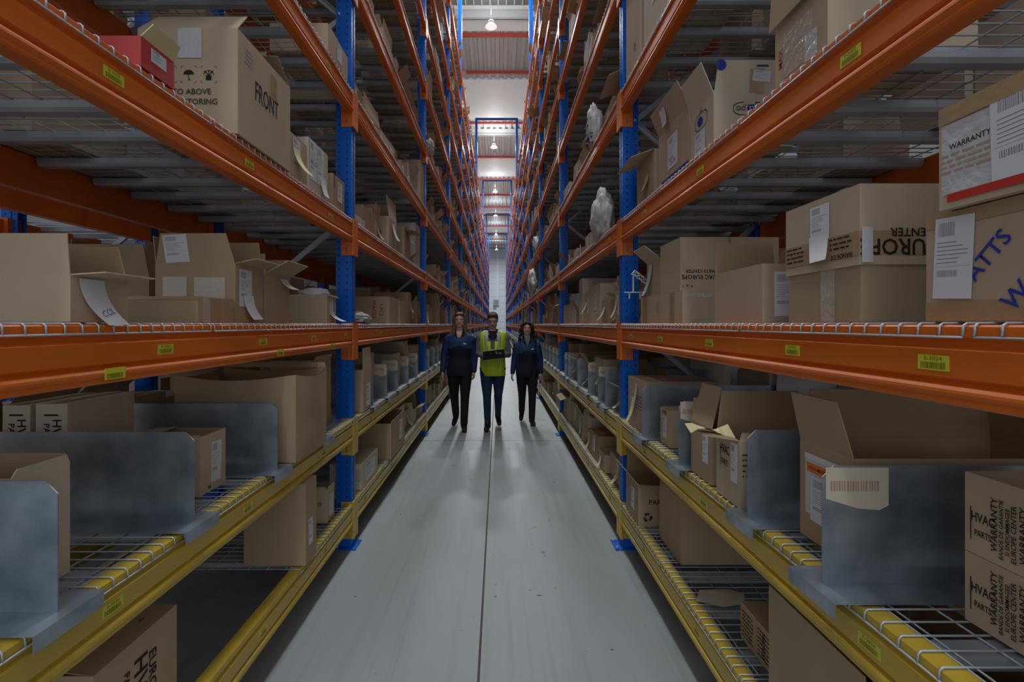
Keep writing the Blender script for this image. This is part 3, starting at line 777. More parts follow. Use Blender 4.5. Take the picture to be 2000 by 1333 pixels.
for i, (xa, xb, y0, y1, ht, tx) in enumerate([(1.80, 1.70, 1.86, 2.20, .39, 'HVAC EUROPE'), (1.68, 1.565, 1.86, 2.20, .395, 'HVAC')]):
    carton(-1, Z[1], xb, y0, y1, xa-xb, ht, 'pale', ['pale box with dense black print, at the back of the second shelf', 'pale box printed HVAC PARTS sideways at the back of the second shelf'][i], None,
        [('text', 'near', 'HVAC', .018, .28, .045, -PI/2, 'ink'), ('text', 'near', 'PARTS', -.018, .28, .032, -PI/2, 'ink'), ('rect', 'near', .0, .355, .05, .006, 'ink'), ('tape', 'top', 0, .17, .03, .34, 'cleartape')])
carton(-1, Z[1], 1.74, 2.45, 2.68, .18, .335, 'kraft', 'dark brown box with round logo at the back of the second shelf', None, [('ring', 'near', .03, .30, .018, .018, .005, 'ink'), ('tape', 'top', 0, .11, .03, .22, 'cleartape')])
# ===== left rack, bottom shelf
carton(-1, .001, 1.13, 1.43, 1.80, .45, .635, 'kraft', 'tall brown box printed HVAC PARTS sideways, standing on the floor under the left rack',
       {'aisle': (3, .16), 'back': (4, .16)}, [('text', 'aisle', 'HVAC', .0, .46, .085, -PI/2, 'ink'), ('text', 'aisle', 'PARTS CENTER', -.06, .44, .035, -PI/2, 'ink'), ('text', 'aisle', 'EUROPE', .055, .47, .05, -PI/2, 'ink'),
        ('ship', 'top', .04, .11, .07, .045, PI), ('text', 'top', 'HVAC EUROPE', .06, .27, .035, PI, 'ink')])
carton(-1, Z[0], 1.026, 2.73, 2.89, .33, .437, 'kraft', 'tall plain brown box alone in the middle of the bottom shelf', None, [('ship', 'aisle', -.01, .16, .06, .14), ('tape', 'top', 0, .08, .30, .05, 'cleartape')])
carton(-1, Z[0], 1.107, 3.32, 3.46, .16, .212, 'tan', 'small brown box with one white label, behind the tall plain one', {'near': (75, .02), 'aisle': (100, .02)}, [('ship', 'aisle', .0, .10, .08, .14), ('ring', 'near', .03, .12, .012, .012, .004, 'ink')])
# ===== left rack, second bay
carton(-1, Z[4], 1.07, 7.02, 7.38, .26, .57, 'pink', 'tall box with red A10 print on the left rack, before the second post', None, [('text', 'near', 'A10', -.0, .40, .10, 0, 'redink'), ('text', 'near', 'A1', -.0, .12, .10, 0, 'redink'), ('rect', 'near', 0, .30, .26, .004, 'inner')])
carton(-1, Z[3], 1.07, 5.02, 5.40, .26, .30, 'pink', 'open box with red A9 print, one tall flap up, fourth shelf, left rack', {'aisle': (82, .22), 'far': (88, .2), 'near': (20, .03)}, [('text', 'near', 'A9', -.0, .13, .10, 0, 'redink'), ('tape', 'near', 0, .25, .06, .10, 'cleartape'), ('slip', 'aisle', .0, .26, .12, .18, .05, 'paper')])
carton(-1, Z[3], 1.08, 5.9, 6.3, .34, .34, 'kraft', 'open brown box with two small black marks and yellow slip, fourth shelf, left rack', {'aisle': (190, .14), 'far': (90, .1), 'near': (60, .05)}, [('umb', 'near', 0, .22, .02, 'ink'), ('slip', 'aisle', .05, .36, .12, .16, .06, 'yellowpaper')])
carton(-1, Z[2], 1.08, 5.07, 5.45, .42, .27, 'tan', 'wide tan box with red characters behind the white film roll', None, [('text', 'near', 'FRAGILE', .06, .14, .05, -PI/2, 'redink'), ('text', 'near', '1 PCS', .13, .14, .05, -PI/2, 'redink')])
carton(-1, Z[2], 1.08, 5.62, 5.95, .12, .26, 'tan', 'narrow tan box with two black dots, third shelf, left rack', None, [('rect', 'near', -.02, .12, .02, .02, 'ink'), ('rect', 'near', .02, .12, .02, .02, 'ink')])
carton(-1, Z[0], 1.02, 4.886, 5.58, .45, .34, 'kraft', 'long open brown box on the bottom shelf just past the first left post', {'aisle': (94, .02), 'far': (90, .02)}, [('ship', 'aisle', .12, .2, .16, .2), ('rect', 'aisle', -.33, .17, .012, .30, 'inner')])
carton(-1, Z[1], 1.05, 3.98, 4.24, .16, .33, 'pink', 'reddish tan box with raised front flap beside the first left post, second shelf', {'aisle': (88, .17), 'far': (70, .03)}, [('ship', 'aisle', .02, .12, .12, .18)])
carton(-1, Z[0], 1.06, 3.98, 4.5, .25, .20, 'pale', 'pale bundled boxes at the foot of the first left post', None, [('tape', 'near', 0, .11, .24, .10, 'cleartape'), ('ship', 'aisle', 0, .1, .3, .14)])
RESERVED = [(-1, 4, 6.95, 7.45), (-1, 3, 4.95, 5.45), (-1, 3, 5.85, 6.35), (-1, 2, 3.9, 6.0), (-1, 0, 3.9, 5.65), (-1, 1, 3.9, 4.28), (1, 3, 4.1, 4.9)]
# ===== right rack, third shelf
carton(1, Z[2], .92, 2.556, 3.30, .36, .165, 'tan', 'long low tan box taped along its edge, third shelf by the first post', None,
       [('tape', 'aisle', .22, .08, .07, .16, 'tape'), ('tape', 'near', 0, .14, .34, .02, 'cleartape'), ('ring', 'aisle', -.02, .09, .018, .03, .005, 'inner'), ('tape', 'aisle', -.28, .08, .09, .16, 'tape')], yaw=0.0)
carton(1, Z[2]+.167, .925, 2.60, 2.92, .50, .27, 'tan', 'tan box printed HVAC EUROPE upside down, standing on the long low box', None,
       [('text', 'near', 'HVAC EUROPE', -.145, .068, .030, PI, 'ink'), ('text', 'near', 'PARTS CENTER', -.145, .098, .023, PI, 'ink'), ('umb', 'near', -.215, .022, .012, 'ink'), ('tape', 'near', .0, .135, .012, .27, 'inner')])
carton(1, Z[2]+.167, .95, 2.99, 3.27, .22, .21, 'tan', 'half hidden box with a kinked flap and hanging white slip above the low box', {'aisle': (140, .12), 'near': (80, .08), 'far': (95, .07)}, [('slip', 'aisle', -.05, .20, .07, .20, .04, 'paper', -.03)])
carton(1, Z[2], .92, 1.785, 2.175, .26, .206, 'pink', 'reddish tan box, back flap raised, address label on its short end',
       {'back': (100, .10), 'far': (92, .13)}, [('ship', 'near', -.045, .10, .085, .155)])
o = carton(1, Z[2], .92, 1.30, 1.62, .33, .18, 'olive', 'big box under a printed lid reading EUROPE CENTER upside down', None,
       [('tape', 'aisle', .03, .08, .06, .16, 'cleartape')])
lid = MB(); x, y, h = .171, .166, .205
lid.box(-x, x, -y, y, 0, h, M['tan']); lo = link('printed_lid', lid.mesh('printed_lid'), o, (0, 0, .145))
o['label'] = 'big tan box, its printed lid reading EUROPE CENTER upside down'
fmn, _ = face_local(1, 'near', .342, .332, h); fma, _ = face_local(1, 'aisle', .342, .332, h)
add_extra(lo, fmn, ('tape', .0, .055, .34, .062, 'tape')); add_extra(lo, fma, ('tape', .0, .055, .33, .062, 'tape'))
add_extra(lo, fmn, ('text', 'EUROPE', -.075, .047, .058, PI, 'ink', .92)); add_extra(lo, fmn, ('text', 'CENTER', -.04, .083, .030, PI, 'ink', 1.0))
add_extra(lo, fma, ('lines', -.11, .078, .09, 4, .013, 'ink')); add_extra(lo, fma, ('text', 'BANDE DE', .10, .030, .018, PI, 'ink')); add_extra(lo, fma, ('lines', .10, .078, .09, 3, .013, 'ink'))
add_extra(lo, fma, ('ship', .01, .135, .085, .10)); add_extra(lo, fma, ('slip', .01, .10, .085, .08, .02, 'paper', .035))
add_extra(lo, fmn, ('tape', -.155, .05, .028, .09, 'film'))
o = carton(1, Z[2], .92, .52, 1.10, .40, .222, 'pink', 'taped box printed WATTS in blue, under the film-wrapped parcel', None,
       [('tape', 'aisle', 0, .02, .58, .04, 'tape'), ('tape', 'aisle', 0, .208, .58, .028, 'tape'), ('text', 'aisle', 'WATTS', -.165, .105, .045, .8, 'blueink'), ('text', 'aisle', 'WATTS', -.055, .085, .05, .8, 'blueink'),
        ('text', 'aisle', 'WATTS', .07, .11, .05, .8, 'blueink'), ('ship', 'aisle', -.222, .128, .088, .165, -.05)])
o = carton(1, Z[2]+.2245, .90, .50, 1.045, .36, .205, 'tan', 'film-wrapped parcel with red strip and WARRANTY print, on the WATTS box', None,
       [('tape', 'aisle', -.12, .098, .29, .14, 'film'), ('text', 'aisle', 'WARRANTY SEAL', -.185, .122, .0155, .03, 'ink'), ('lines', 'aisle', -.21, .105, .11, 4, .011, 'kraft'),
        ('ship', 'aisle', -.085, .105, .150, .165, .03), ('rect', 'aisle', -.13, .020, .24, .016, 'redink'), ('tape', 'aisle', 0, .187, .54, .034, 'tape')])
# white plastic bracket hanging by the post
b = MB(); mt = Matrix.Rotation(math.radians(38), 4, 'Y')
for zz in (0, .022): b.box(0, .17, -.008, .008, zz, zz+.010, M['whiteplastic'], mt)
for xx in (0, .04, .08, .12, .16): b.box(xx, xx+.008, -.008, .008, -.005, .03, M['whiteplastic'], mt)
b.box(-.05, .14, -.01, .01, -.125, -.118, M['whiteplastic']); b.box(-.02, -.015, -.01, .01, -.165, -.12, M['whiteplastic']); b.box(.05, .055, -.01, .01, -.165, -.12, M['whiteplastic'])
b.box(.005, .011, -.01, .01, -.12, .0, M['whiteplastic'])
b.box(.13, .14, -.01, .01, -.16, -.12, M['whiteplastic'])
tag(link('plastic_bracket', b.mesh('plastic_bracket'), None, (.875, 3.35, Z[2]+.325)), 'white plastic bracket lying on the low tan box by the first post', 'bracket')
# ===== right rack, fourth shelf
carton(1, Z[3], .92, 1.43, 1.70, .42, .50, 'tan', 'tall tan box with overhanging lid and film patches, nearest on the fourth shelf', {'aisle': (266, .30, .004), 'near': (5, .12), 'far': (5, .12)},
       [('tape', 'aisle', -.01, .10, .15, .14, 'cleartape'), ('text', 'aisle', 'MAX', -.10, .10, .03, PI/2, 'redink'), ('tape', 'aisle', .06, .06, .06, .08, 'film')])
carton(1, Z[3], .92, 2.185, 2.447, .34, .225, 'pale', 'pale box with oval GIOSTYLE logo and flaps raised',
       {'near': (97, .135, .012, [('disc', -.145, .115, .022, .022, 'blueink'), ('disc', .15, .095, .04, .024, 'blueink'), ('ship', .03, .07, .075, .045, -.1), ('tape', .01, .05, .06, .10, 'tape'), ('rect', .03, .112, .05, .006, 'blueink')]), 'aisle': (110, .15), 'far': (90, .12)},
       [('ring', 'near', -.02, .160, .068, .030, .003, 'ink'), ('disc', 'near', .012, .160, .040, .023, 'blueink'), ('text', 'near', 'GIO', -.055, .160, .026, 0, 'ink', .9), ('text', 'near', 'STYLE', .010, .160, .025, 0, 'paper', .9),
        ('ring', 'aisle', -.0, .16, .07, .038, .003, 'ink'), ('disc', 'aisle', -.01, .16, .03, .02, 'blueink'), ('text', 'aisle', 'IV', .0, .205, .03, 0, 'blueink'), ('ship', 'aisle', -.01, .06, .12, .11),
        ('disc', 'near', -.07, .035, .013, .010, 'blueink'), ('tape', 'near', -.02, .20, .05, .05, 'cleartape')])
carton(1, Z[3], .92, 2.47, 2.93, .30, .305, 'pink', 'tan box with big handwritten label and a blue strip at its foot',
       {'aisle': (115, .13, .012, [('slip', -.05, .10, .08, .09, .02, 'paper')]), 'far': (95, .10), 'near': (60, .1)}, [('ship', 'aisle', .0, .155, .15, .17), ('text', 'aisle', '25126', .0, .10, .035, 0, 'pen'), ('rect', 'aisle', .03, .018, .40, .032, 'blueink')])
carton(1, Z[3], .955, 3.13, 3.52, .30, .315, 'tan', 'tan box printed EUROPE CENTER with a drooping printed flap, by the first post', {'aisle': (200, .15, .012), 'far': (85, .05)},
       [('text', 'near', 'EUROPE', .0, .26, .05, 0, 'ink'), ('text', 'near', 'CENTER', .0, .215, .035, 0, 'ink'), ('text', 'near', 'GARANTIE', .0, .14, .018, 0, 'ink'), ('lines', 'near', -.0, .12, .22, 5, .014, 'ink'), ('slip', 'aisle', .05, .19, .09, .13, .05, 'yellowpaper')])
# ===== right rack, fifth shelf
carton(1, Z[4], .905, 3.27, 3.62, .14, .60, 'pink', 'tall reddish tan box by the first post, fifth shelf', {'aisle': (100, .1)}, [('rect', 'aisle', .05, .15, .02, .05, 'blueink')])
carton(1, Z[4], .91, 2.75, 3.20, .36, .55, 'pale', 'tall pale box beside the reddish tan one, fifth shelf', None, [('ship', 'aisle', .0, .3, .12, .2)])
# ===== right rack, second shelf
for i, (zz, hh) in enumerate(((0, .160), (.1615, .182))):
    carton(1, Z[1]+zz, 1.085, .80, 1.19, .40, hh, 'tan', ['lower of two stacked boxes full of black warranty print', 'upper of two stacked boxes full of black warranty print'][i], None,
        [('text', 'aisle', 'HVAC', -.150, .085, .030, 0, 'ink', .7), ('text', 'aisle', 'PARTS', -.150, .05, .020, 0, 'ink', .7), ('rect', 'aisle', -.178, .07, .002, .075, 'ink'),
         ('text', 'aisle', 'WARRANTY', -.122, .085, .021, PI/2, 'ink'), ('text', 'aisle', 'BANDE DE GARANTIE', -.106, .08, .013, PI/2, 'ink'), ('text', 'aisle', 'SI ENDOMMAGEE', -.092, .08, .013, PI/2, 'ink'), ('text', 'aisle', 'EUROPE CENTER', -.078, .08, .016, PI/2, 'ink'),
         ('text', 'aisle', 'WARRANTY', -.058, .085, .021, PI/2, 'ink'), ('text', 'aisle', 'BANDE DE GARANTIE', -.042, .08, .013, PI/2, 'ink'), ('text', 'aisle', 'HVAC', .10, .085, .030, 0, 'ink', .7), ('tape', 'top', .0, .25, .05, .24, 'cleartape')] )
carton(1, Z[1]+.006, .985, 1.42, 1.67, .62, .305, 'kraft', 'large open box with high flaps and a white document pouch, behind the nearest divider',
       {'far': (84, .165, .02), 'aisle': (104, .16, .012), 'back': (80, .15)},
       [('tape', 'aisle', .0, .175, .19, .19, 'film'), ('rect', 'aisle', -.0, .262, .19, .018, 'paper'), ('rect', 'aisle', -.03, .228, .11, .028, 'orangesticker'), ('text', 'aisle', 'DOCUMENTS', -.03, .228, .014, 0, 'ink'), ('ship', 'aisle', .0, .135, .13, .14), ('rect', 'aisle', .112, .24, .02, .03, 'ink')])
carton(1, Z[1], .895, 1.90, 2.10, .34, .250, 'tan', 'open tan box printed HVAC with flaps up and torn yellow paper on its side flap',
       {'far': (84, .165), 'aisle': (172, .12, .012), 'near': (80, .03)}, [('ship', 'aisle', .06, .16, .055, .15), ('text', 'aisle', 'HVAC', -.02, .19, .05, 0, 'ink', .6), ('text', 'aisle', 'PARTS', -.02, .14, .035, 0, 'ink', .6), ('lines', 'near', -.1, .2, .12, 5, .02, 'ink'), ('rect', 'aisle', -.055, .165, .003, .09, 'ink')])
b = MB()
rr = random.Random(4); n = 7; V = []
for i in range(n): t = i/(n-1); V += [(-.0+t*.17, .0+rr.uniform(-.012, .012), .0+.02*math.sin(t*5)), (-.0+t*.17, .07+rr.uniform(-.015, .015), .012+.015*math.sin(t*6+1))]
V2 = [(x, y, z+.002) for x, y, z in V]; F = [(2*i, 2*i+2, 2*i+3, 2*i+1) for i in range(n-1)]
b.poly(V2, F, M['yellowpaper']); b.poly(V, [f[::-1] for f in F], M['yellowpaper'])
tag(link('torn_paper', b.mesh('torn_paper'), None, (.735, 1.96, Z[1]+.268)), 'torn yellow paper scrap lying on an open box flap over the second shelf edge', 'paper')
carton(1, Z[1], .905, 2.17, 2.40, .22, .24, 'kraft', 'dark brown box with leaning flap behind the torn yellow paper', {'aisle': (75, .18), 'far': (95, .1)}, [('ship', 'aisle', .05, .14, .06, .12)])
carton(1, Z[1], .950, 2.83, 3.00, .15, .205, 'tan', 'narrow closed box standing between two grey dividers, taped on top', None, [('ship', 'aisle', .0, .10, .07, .12), ('tape', 'top', 0, .08, .05, .16, 'cleartape'), ('lines', 'aisle', 0, .19, .08, 2, .012, 'ink')])
carton(1, Z[1], .905, 3.16, 3.56, .46, .33, 'pink', 'wide brown box with torn yellow slip beside the first post, second shelf', None, [('lines', 'aisle', .08, .22, .15, 5, .02, 'ink'), ('slip', 'aisle', -.05, .20, .08, .17, .05, 'yellowpaper', .02), ('slip', 'aisle', .02, .30, .05, .14, .02, 'film')])
# ===== right rack, bottom shelf
carton(1, Z[0], .978, 2.74, 3.10, .44, .342, 'kraft', 'big plain brown box in the middle of the bottom shelf', {'far': (90, .15), 'near': (20, .1), 'aisle': (60, .04)})
carton(1, Z[0], .895, 3.27, 3.58, .30, .26, 'kraft', 'open box with recycling mark and outstretched pale flap, bottom shelf',
       {'near': (165, .20, .03), 'far': (95, .17), 'aisle': (130, .12)}, [('recycle', 'near', -.09, .055, .045, 'ink'), ('text', 'near', 'PARTS', -.02, .15, .045, 0, 'ink'), ('ship', 'aisle', .03, .14, .08, .14)])
carton(1, Z[0], .93, 1.295, 1.76, .44, .375, 'olive', 'big open olive brown box nearest on the bottom shelf, one flap standing', {'aisle': (95, .02, .002), 'far': (80, .06), 'back': (100, .05)})
carton(1, Z[0], .955, .80, 1.27, .44, .365, 'kraft', 'open brown box cut off by the lower edge, under the nearest divider', {'aisle': (95, .02), 'back': (95, .05)})
carton(1, Z[0], 1.0, 1.87, 1.985, .13, .145, 'kraft', 'small dark printed box, nearer of two, on the bottom shelf', None, [('lines', 'aisle', .0, .12, .09, 7, .016, 'ink'), ('text', 'aisle', 'EUROPE', .0, .07, .026, PI/2, 'ink')])
carton(1, Z[0], 1.0, 1.99, 2.11, .16, .147, 'kraft', 'small brown box printed HVAC PARTS CENTER, further of two, bottom shelf', None, [('text', 'near', 'HVAC EUROPE', .0, .122, .02, 0, 'ink'), ('text', 'near', 'PARTS CENTER', .0, .10, .018, 0, 'ink'), ('lines', 'aisle', .0, .12, .09, 7, .016, 'ink')])
b = MB(); V = [(0,0,0),(.10,-.06,.004),(.21,-.03,.002),(.24,.03,.012),(.20,.10,.003),(.05,.09,.004)]
b.poly([(x, y, z+.002) for x, y, z in V], [tuple(range(6))], M['pale']); b.poly(V, [tuple(range(6))[::-1]], M['pale'])
tag(link('wrapping_paper', b.mesh('wrapping_paper'), None, (.92, 2.38, Z[0]+.001)), 'flat grey-brown wrapping paper lying on the bottom shelf wire', 'paper')

# ---------------------------------------------------------------- steel dividers on the second shelf
_dv = {}
def divider_meshes(s, L, sticker):
    k = (s, L)
    if k not in _dv:
        b = MB(); c = .03; h = .312; t = .0015
        p = [(0, 0), (L, 0), (L, h-c), (L-c, h), (c, h), (0, h-c)]
        V = [(s*x, -t, z) for x, z in p]+[(s*x, t, z) for x, z in p]; n = 6
        b.poly(V, [(j, (j+1) % n, (j+1) % n+n, j+n) for j in range(n)]+[tuple(range(n))[::-1], tuple(range(n, 2*n))], M['galv'])
        up = fixn(b.mesh('upright_plate'))
        b = MB(); x0, x1 = sorted((-s*.03, s*L)); b.box(x0, x1, -.10, .10, 0, .002, M['galv'])
        x0, x1 = sorted((-s*.032, -s*.030)); b.box(x0, x1, -.10, .10, -.038, .002, M['galv'])
        _dv[k] = (up, b.mesh('foot_plate'))
    return _dv[k]
stk = MB(); pts = [(0, .0), (.165, .0), (.165, -.10), (.14, -.112), (.085, -.108), (0, -.082)]
stk.poly([(x, -.001, z) for x, z in pts], [tuple(range(6))[::-1]], M['pale'])
x = .012
while x < .14: ww = R.choice((.003, .005)); stk.box(x, x+ww, -.0016, -.0011, -.062, -.035, M['fadedink']); x += ww+R.choice((.003, .005))
stk_me = stk.mesh('old_label')
def divider(s, y, L, label, sticker=False, ix=None):
    o = link('shelf_divider', None, None, (s*(ix or (W[s]-.012)), y, LV[1]+.002)); tag(o, label, 'shelf divider', 'grey steel shelf dividers')
    u, f = divider_meshes(s, L, sticker); link('upright_plate', u, o); link('foot_plate', f, o)
    if sticker:
        x0 = .008 if s > 0 else -.173
        c = link('old_label', stk_me, o, (x0, -.002, .308)); c['label'] = 'yellowed barcode label'
    return o
for y, ix, lab in ((1.216, 1.045, 'grey steel divider nearest on the left rack, mottled'), (1.77, 1.05, 'grey steel divider of the left rack holding back the pale open box'), (2.406, 1.037, 'wide mottled grey divider beside the big battered box'), (3.09, 1.05, 'narrow-looking grey divider between the battered box and the first left post')):
    divider(-1, y, .90, lab, ix=ix)
for y, ix, st, lab in ((1.347, .852, True, 'grey steel divider nearest on the right rack, with big yellowed barcode label'), (1.804, .878, False, 'grey steel divider beside the open box with the document pouch'),
                   (2.49, .877, True, 'grey divider with yellowed label under the torn yellow paper'), (3.12, .877, False, 'grey divider in front of the wide box by the first right post')):
    divider(1, y, .90, lab, st, ix=ix)
DIVY = {-1: {1: [4.30, 4.84, 5.36, 6.0, 6.66]}, 1: {1: [4.25, 4.55, 5.07, 5.72, 6.5, 6.85]}}
for s in (-1, 1):
    for k in range(1, 9):
        yl = DIVY[s].get(k) or [BAY*k+.35+.6*i+R.uniform(-.08, .08) for i in range(6)]
        for i, y in enumerate(yl):
            divider(s, y, .9, 'grey steel divider on the %s rack, %s bay, %s along its second shelf' % (SIDE[s], ORD[k], ORD[i]), (k == 1 and i in (1, 2)) or R.random() < .3)

# ---------------------------------------------------------------- the many other cartons
COLS = ['tan', 'tan', 'kraft', 'kraft', 'olive', 'pink', 'pale', 'pale', 'whitebox']
CNT = {}
specs = []
def fill_row(s, k, l, off, y0, y1, ix0, kind):
    y = y0
    top = (LV[l+1] if l+1 < len(LV) else LV[l]+.8)-.20
    i = 0
    while y < y1-.12:
        if R.random() < (.13 if kind == 'front' else .16): y += R.uniform(.08, .3); continue
        ly = min(R.choice((R.uniform(.14, .28), R.uniform(.25, .5), R.uniform(.3, .6))), y1-y)
        clear = top-LV[l]
        h = min(clear*R.uniform(.25, .98), R.uniform(.16, .62))
        if l >= 3 and kind == 'front' and R.random() < .72: h = min(h, R.uniform(.08, .26))
        if l >= 3 and kind == 'back': h = min(h, R.uniform(.15, .4))
        wd = R.uniform(.25, .55) if kind == 'front' else R.uniform(.25, .42)
        ix = ix0+R.uniform(0, .07)
        size = math.sqrt(ly*h+wd*h)/(y+.6)
        vis = 1.0 if off == 0 and kind == 'front' else .55 if off == 0 else .3
        if l >= 3 and kind != 'front': vis *= .8
        specs.append((size*vis, s, k, l, off, y, ly, h, wd, ix, kind, i)); i += 1
        y += ly+R.uniform(.01, .07)
for s in (-1, 1):
    for k in range(NB):
        for l in range(nlev(k)):
            a, c = BAY*k+.10, BAY*(k+1)-.10
            if k == 0:
                if l in (0, 1, 2, 3): 
                    fill_row(s, k, l, 0, 2.6 if l != 3 else 1.2, c, W[s]+.72, 'back') if l in (1, 2, 3) else None
                elif l == 4: fill_row(s, k, l, 0, 1.2, 2.6, W[s]+.05, 'front'); fill_row(s, k, l, 0, 1.0, c, W[s]+.65, 'back')
                else: fill_row(s, k, l, 0, 1.8, c, W[s]+.05, 'front'); fill_row(s, k, l, 0, 1.8, c, W[s]+.65, 'back')
                continue
            if l == 1:
                ys = sorted(DIVY[s].get(k) or [])
                fill_row(s, k, l, 0, a, c, W[s]+.04, 'front')
            else: fill_row(s, k, l, 0, a, c, W[s]+.02, 'front')
            if k < 6: fill_row(s, k, l, 0, a, c, W[s]+.66, 'back')

    for k in range(0, 4):
        for l in range(1, 7):
            if not (k == 0 and l in (2, 3)): fill_row(s, k, l, 1.46, BAY*k+.1, BAY*(k+1)-.1, W[s]+1.46+.1, 'behind')
# cartons on the divider shelf must not run through the dividers
DVALL = {}
for o in bpy.data.objects:
    if o.name.startswith('shelf_divider'): DVALL.setdefault(-1 if o.location.x < 0 else 1, []).append(o.location.y)
ok = []
for sp in specs:
    (sz, s, k, l, off, y, ly, h, wd, ix, kind, i) = sp
    if off == 0 and kind == 'front' and any(r[0] == s and r[1] == l and y < r[3] and y+ly > r[2] for r in RESERVED): continue
    if l == 1 and off == 0:
        cuts = [d for d in DVALL[s] if y-.02 < d < y+ly+.02]
        if cuts:
            d = cuts[0]; a = (d-.012)-y; c = y+ly-(d+.012)
            if a >= c and a > .08: ly = a
            elif c > .08: y = d+.012; ly = c
            else: continue
            cuts = [q for q in DVALL[s] if y < q < y+ly]
            if cuts: continue
            ly = min(ly, .4)
        h = min(h, .42)
    ok.append((sz, s, k, l, off, y, ly, h, wd, ix, kind, i))
ok.sort(key=lambda q: -q[0])
N_HAND = sum(1 for o in bpy.data.objects if o.name.startswith('cardboard_box'))
N_IND = 300-N_HAND
ordn = {}
far_boxes = MB()
used = set()
for q, (sz, s, k, l, off, y, ly, h, wd, ix, kind, i) in enumerate(ok):
    col = R.choice(COLS if k < 3 else COLS+['pale', 'pale', 'whitebox']); open_ = R.random() < .4; zz = Z[l] + (.003 if l == 1 and off == 0 else 0)  # farther bays get paler cartons, standing in for brighter light on them
    if q < N_IND:
        tall = 'tall' if h > .4 else 'low' if h < .2 else 'squat' if ly > .35 else 'small'
        row = {'front': 'at edge', 'back': 'in back', 'behind': 'row behind'}[kind]
        ex = []; fl = {}
        if kind == 'front':
            if R.random() < .65 and ly > .12: ex.append(('ship', 'aisle', R.uniform(-.2, .2)*ly*.5, h*.55, min(.10, ly*.6), min(.15, h*.6)))
            if R.random() < .5: ex.append(('slip', 'aisle', R.uniform(-.2, .2)*ly, h*.7, .08, min(.14, h*.6), R.uniform(.02, .07), R.choice(('paper', 'yellowpaper')), R.uniform(-.03, .04)))
            if R.random() < .4: ex.append(('tape', 'near', 0, h-.04, .05, .08, R.choice(('tape', 'cleartape'))))
            if R.random() < .3 and wd > .25: ex.append(('text', 'near', R.choice(('HVAC EUROPE', 'PARTS CENTER')), 0, h*.5, .04, R.choice((0, PI)), 'ink', .8))
        if open_:
            f = min(.18, wd*.5, ly*.7)
            fl = {'aisle': (R.choice((80, 95, 120, 160, 200)), f*R.uniform(.5, 1)), 'far': (R.uniform(70, 110), f), 'near': (R.choice((85, 100, 130)), f*R.uniform(.4, .9))}
            if R.random() < .5: fl['back'] = (90, f)
        lab = '%s %s %s box, %s rack %s, %s bay, %s %s' % (tall, COLN[col], 'open' if open_ else 'closed', SIDE[s], LNAME[l], ORD[k] if k else 'nearest', row, '')
        lab = lab.strip(); key = lab; ordn[key] = ordn.get(key, 0)+1
        if ordn[key] > 1: lab += ', ' + ORD[ordn[key]-1] + ' by size'
        assert lab not in used; used.add(lab)
        carton(s, zz, ix, y, y+ly, wd, h, col, lab, fl, ex, yaw=R.uniform(-.04, .04) if kind != 'behind' and l != 1 else 0, group='cartons on the racks')
    else:
        m = M[col]; x0, x1 = sorted((s*ix, s*(ix+wd)))
        far_boxes.box(x0, x1, y, y+ly, zz, zz+h, m)
        if open_ and k < 10:
            f = min(.16, ly*.7)
            for (p0, p1, d) in (((s*ix, y), (s*ix, y+ly), Vector((-s*R.uniform(.1, .9), 0, R.uniform(.3, 1)))), ((x0, y), (x1, y), Vector((0, -R.uniform(-.2, .8), 1)))):
                d = d.normalized()*f
                a = Vector((p0[0], p0[1], zz+h)); c = Vector((p1[0], p1[1], zz+h))
                far_boxes.poly([a, c, c+d, a+d], [(0,1,2,3)], m)
        if kind == 'front' and R.random() < .45 and k < 10:
            yy = y+ly*.3; xx = s*ix-s*.003
            far_boxes.poly([(xx, yy, zz+h*.3), (xx, yy+.09, zz+h*.3), (xx, yy+.09, zz+h*.3+.13), (xx, yy, zz+h*.3+.13)], [(0,1,2,3)], M['paper'])
tag(link('distant_cartons', far_boxes.mesh('distant_cartons')), 'brown cartons crowding the shelves far down both racks', 'box', kind='stuff')
# small things among them
bags = [(-1, 2, 4.1, 'white film roll lying flat before the printed carton, third shelf, after the first left post'), (1, 3, 4.55, 'white plastic sheet sagging over the fourth shelf, right rack second bay'), (1, 3, 13.4, 'big white plastic bag bulging from the fourth shelf, right rack'),
        (1, 4, 4.9, 'white bag sticking up at the fifth shelf, right rack'), (-1, 5, 7.9, 'white plastic bag hanging off the sixth shelf, left rack'), (1, 4, 12.2, 'white plastic bundle on the fifth shelf far along right rack')]
for i, (s, l, y, lab) in enumerate(bags):
    r = [(.16, .30, .05), (.09, .25, .20), (.14, .75, .36), (.07, .12, .2), (.10, .25, .12), (.1, .2, .2)][i]
    blob('plastic_bag', (s*(W[s]+.02 + (.12 if i == 0 else 0)), y, Z[l]+r[2]*.9), r, M['bag'], lab, 'plastic bag', 20+i, .28)
b = MB()
for i in range(9):
    a = R.uniform(0, 6); b.tube([(0, 0, .03*i), (-.05, .10*math.sin(a), .03*i+.05), (-.02, .16*math.cos(a), .03*i+.02), (.02, .03, .02*i)], .006, M['blackplastic'], 5)
tag(link('cable_bundle', b.mesh('cable_bundle'), None, (.90, 4.95, Z[4]-.0)), 'tangle of black cables hanging at the fifth shelf, right rack', 'cables')

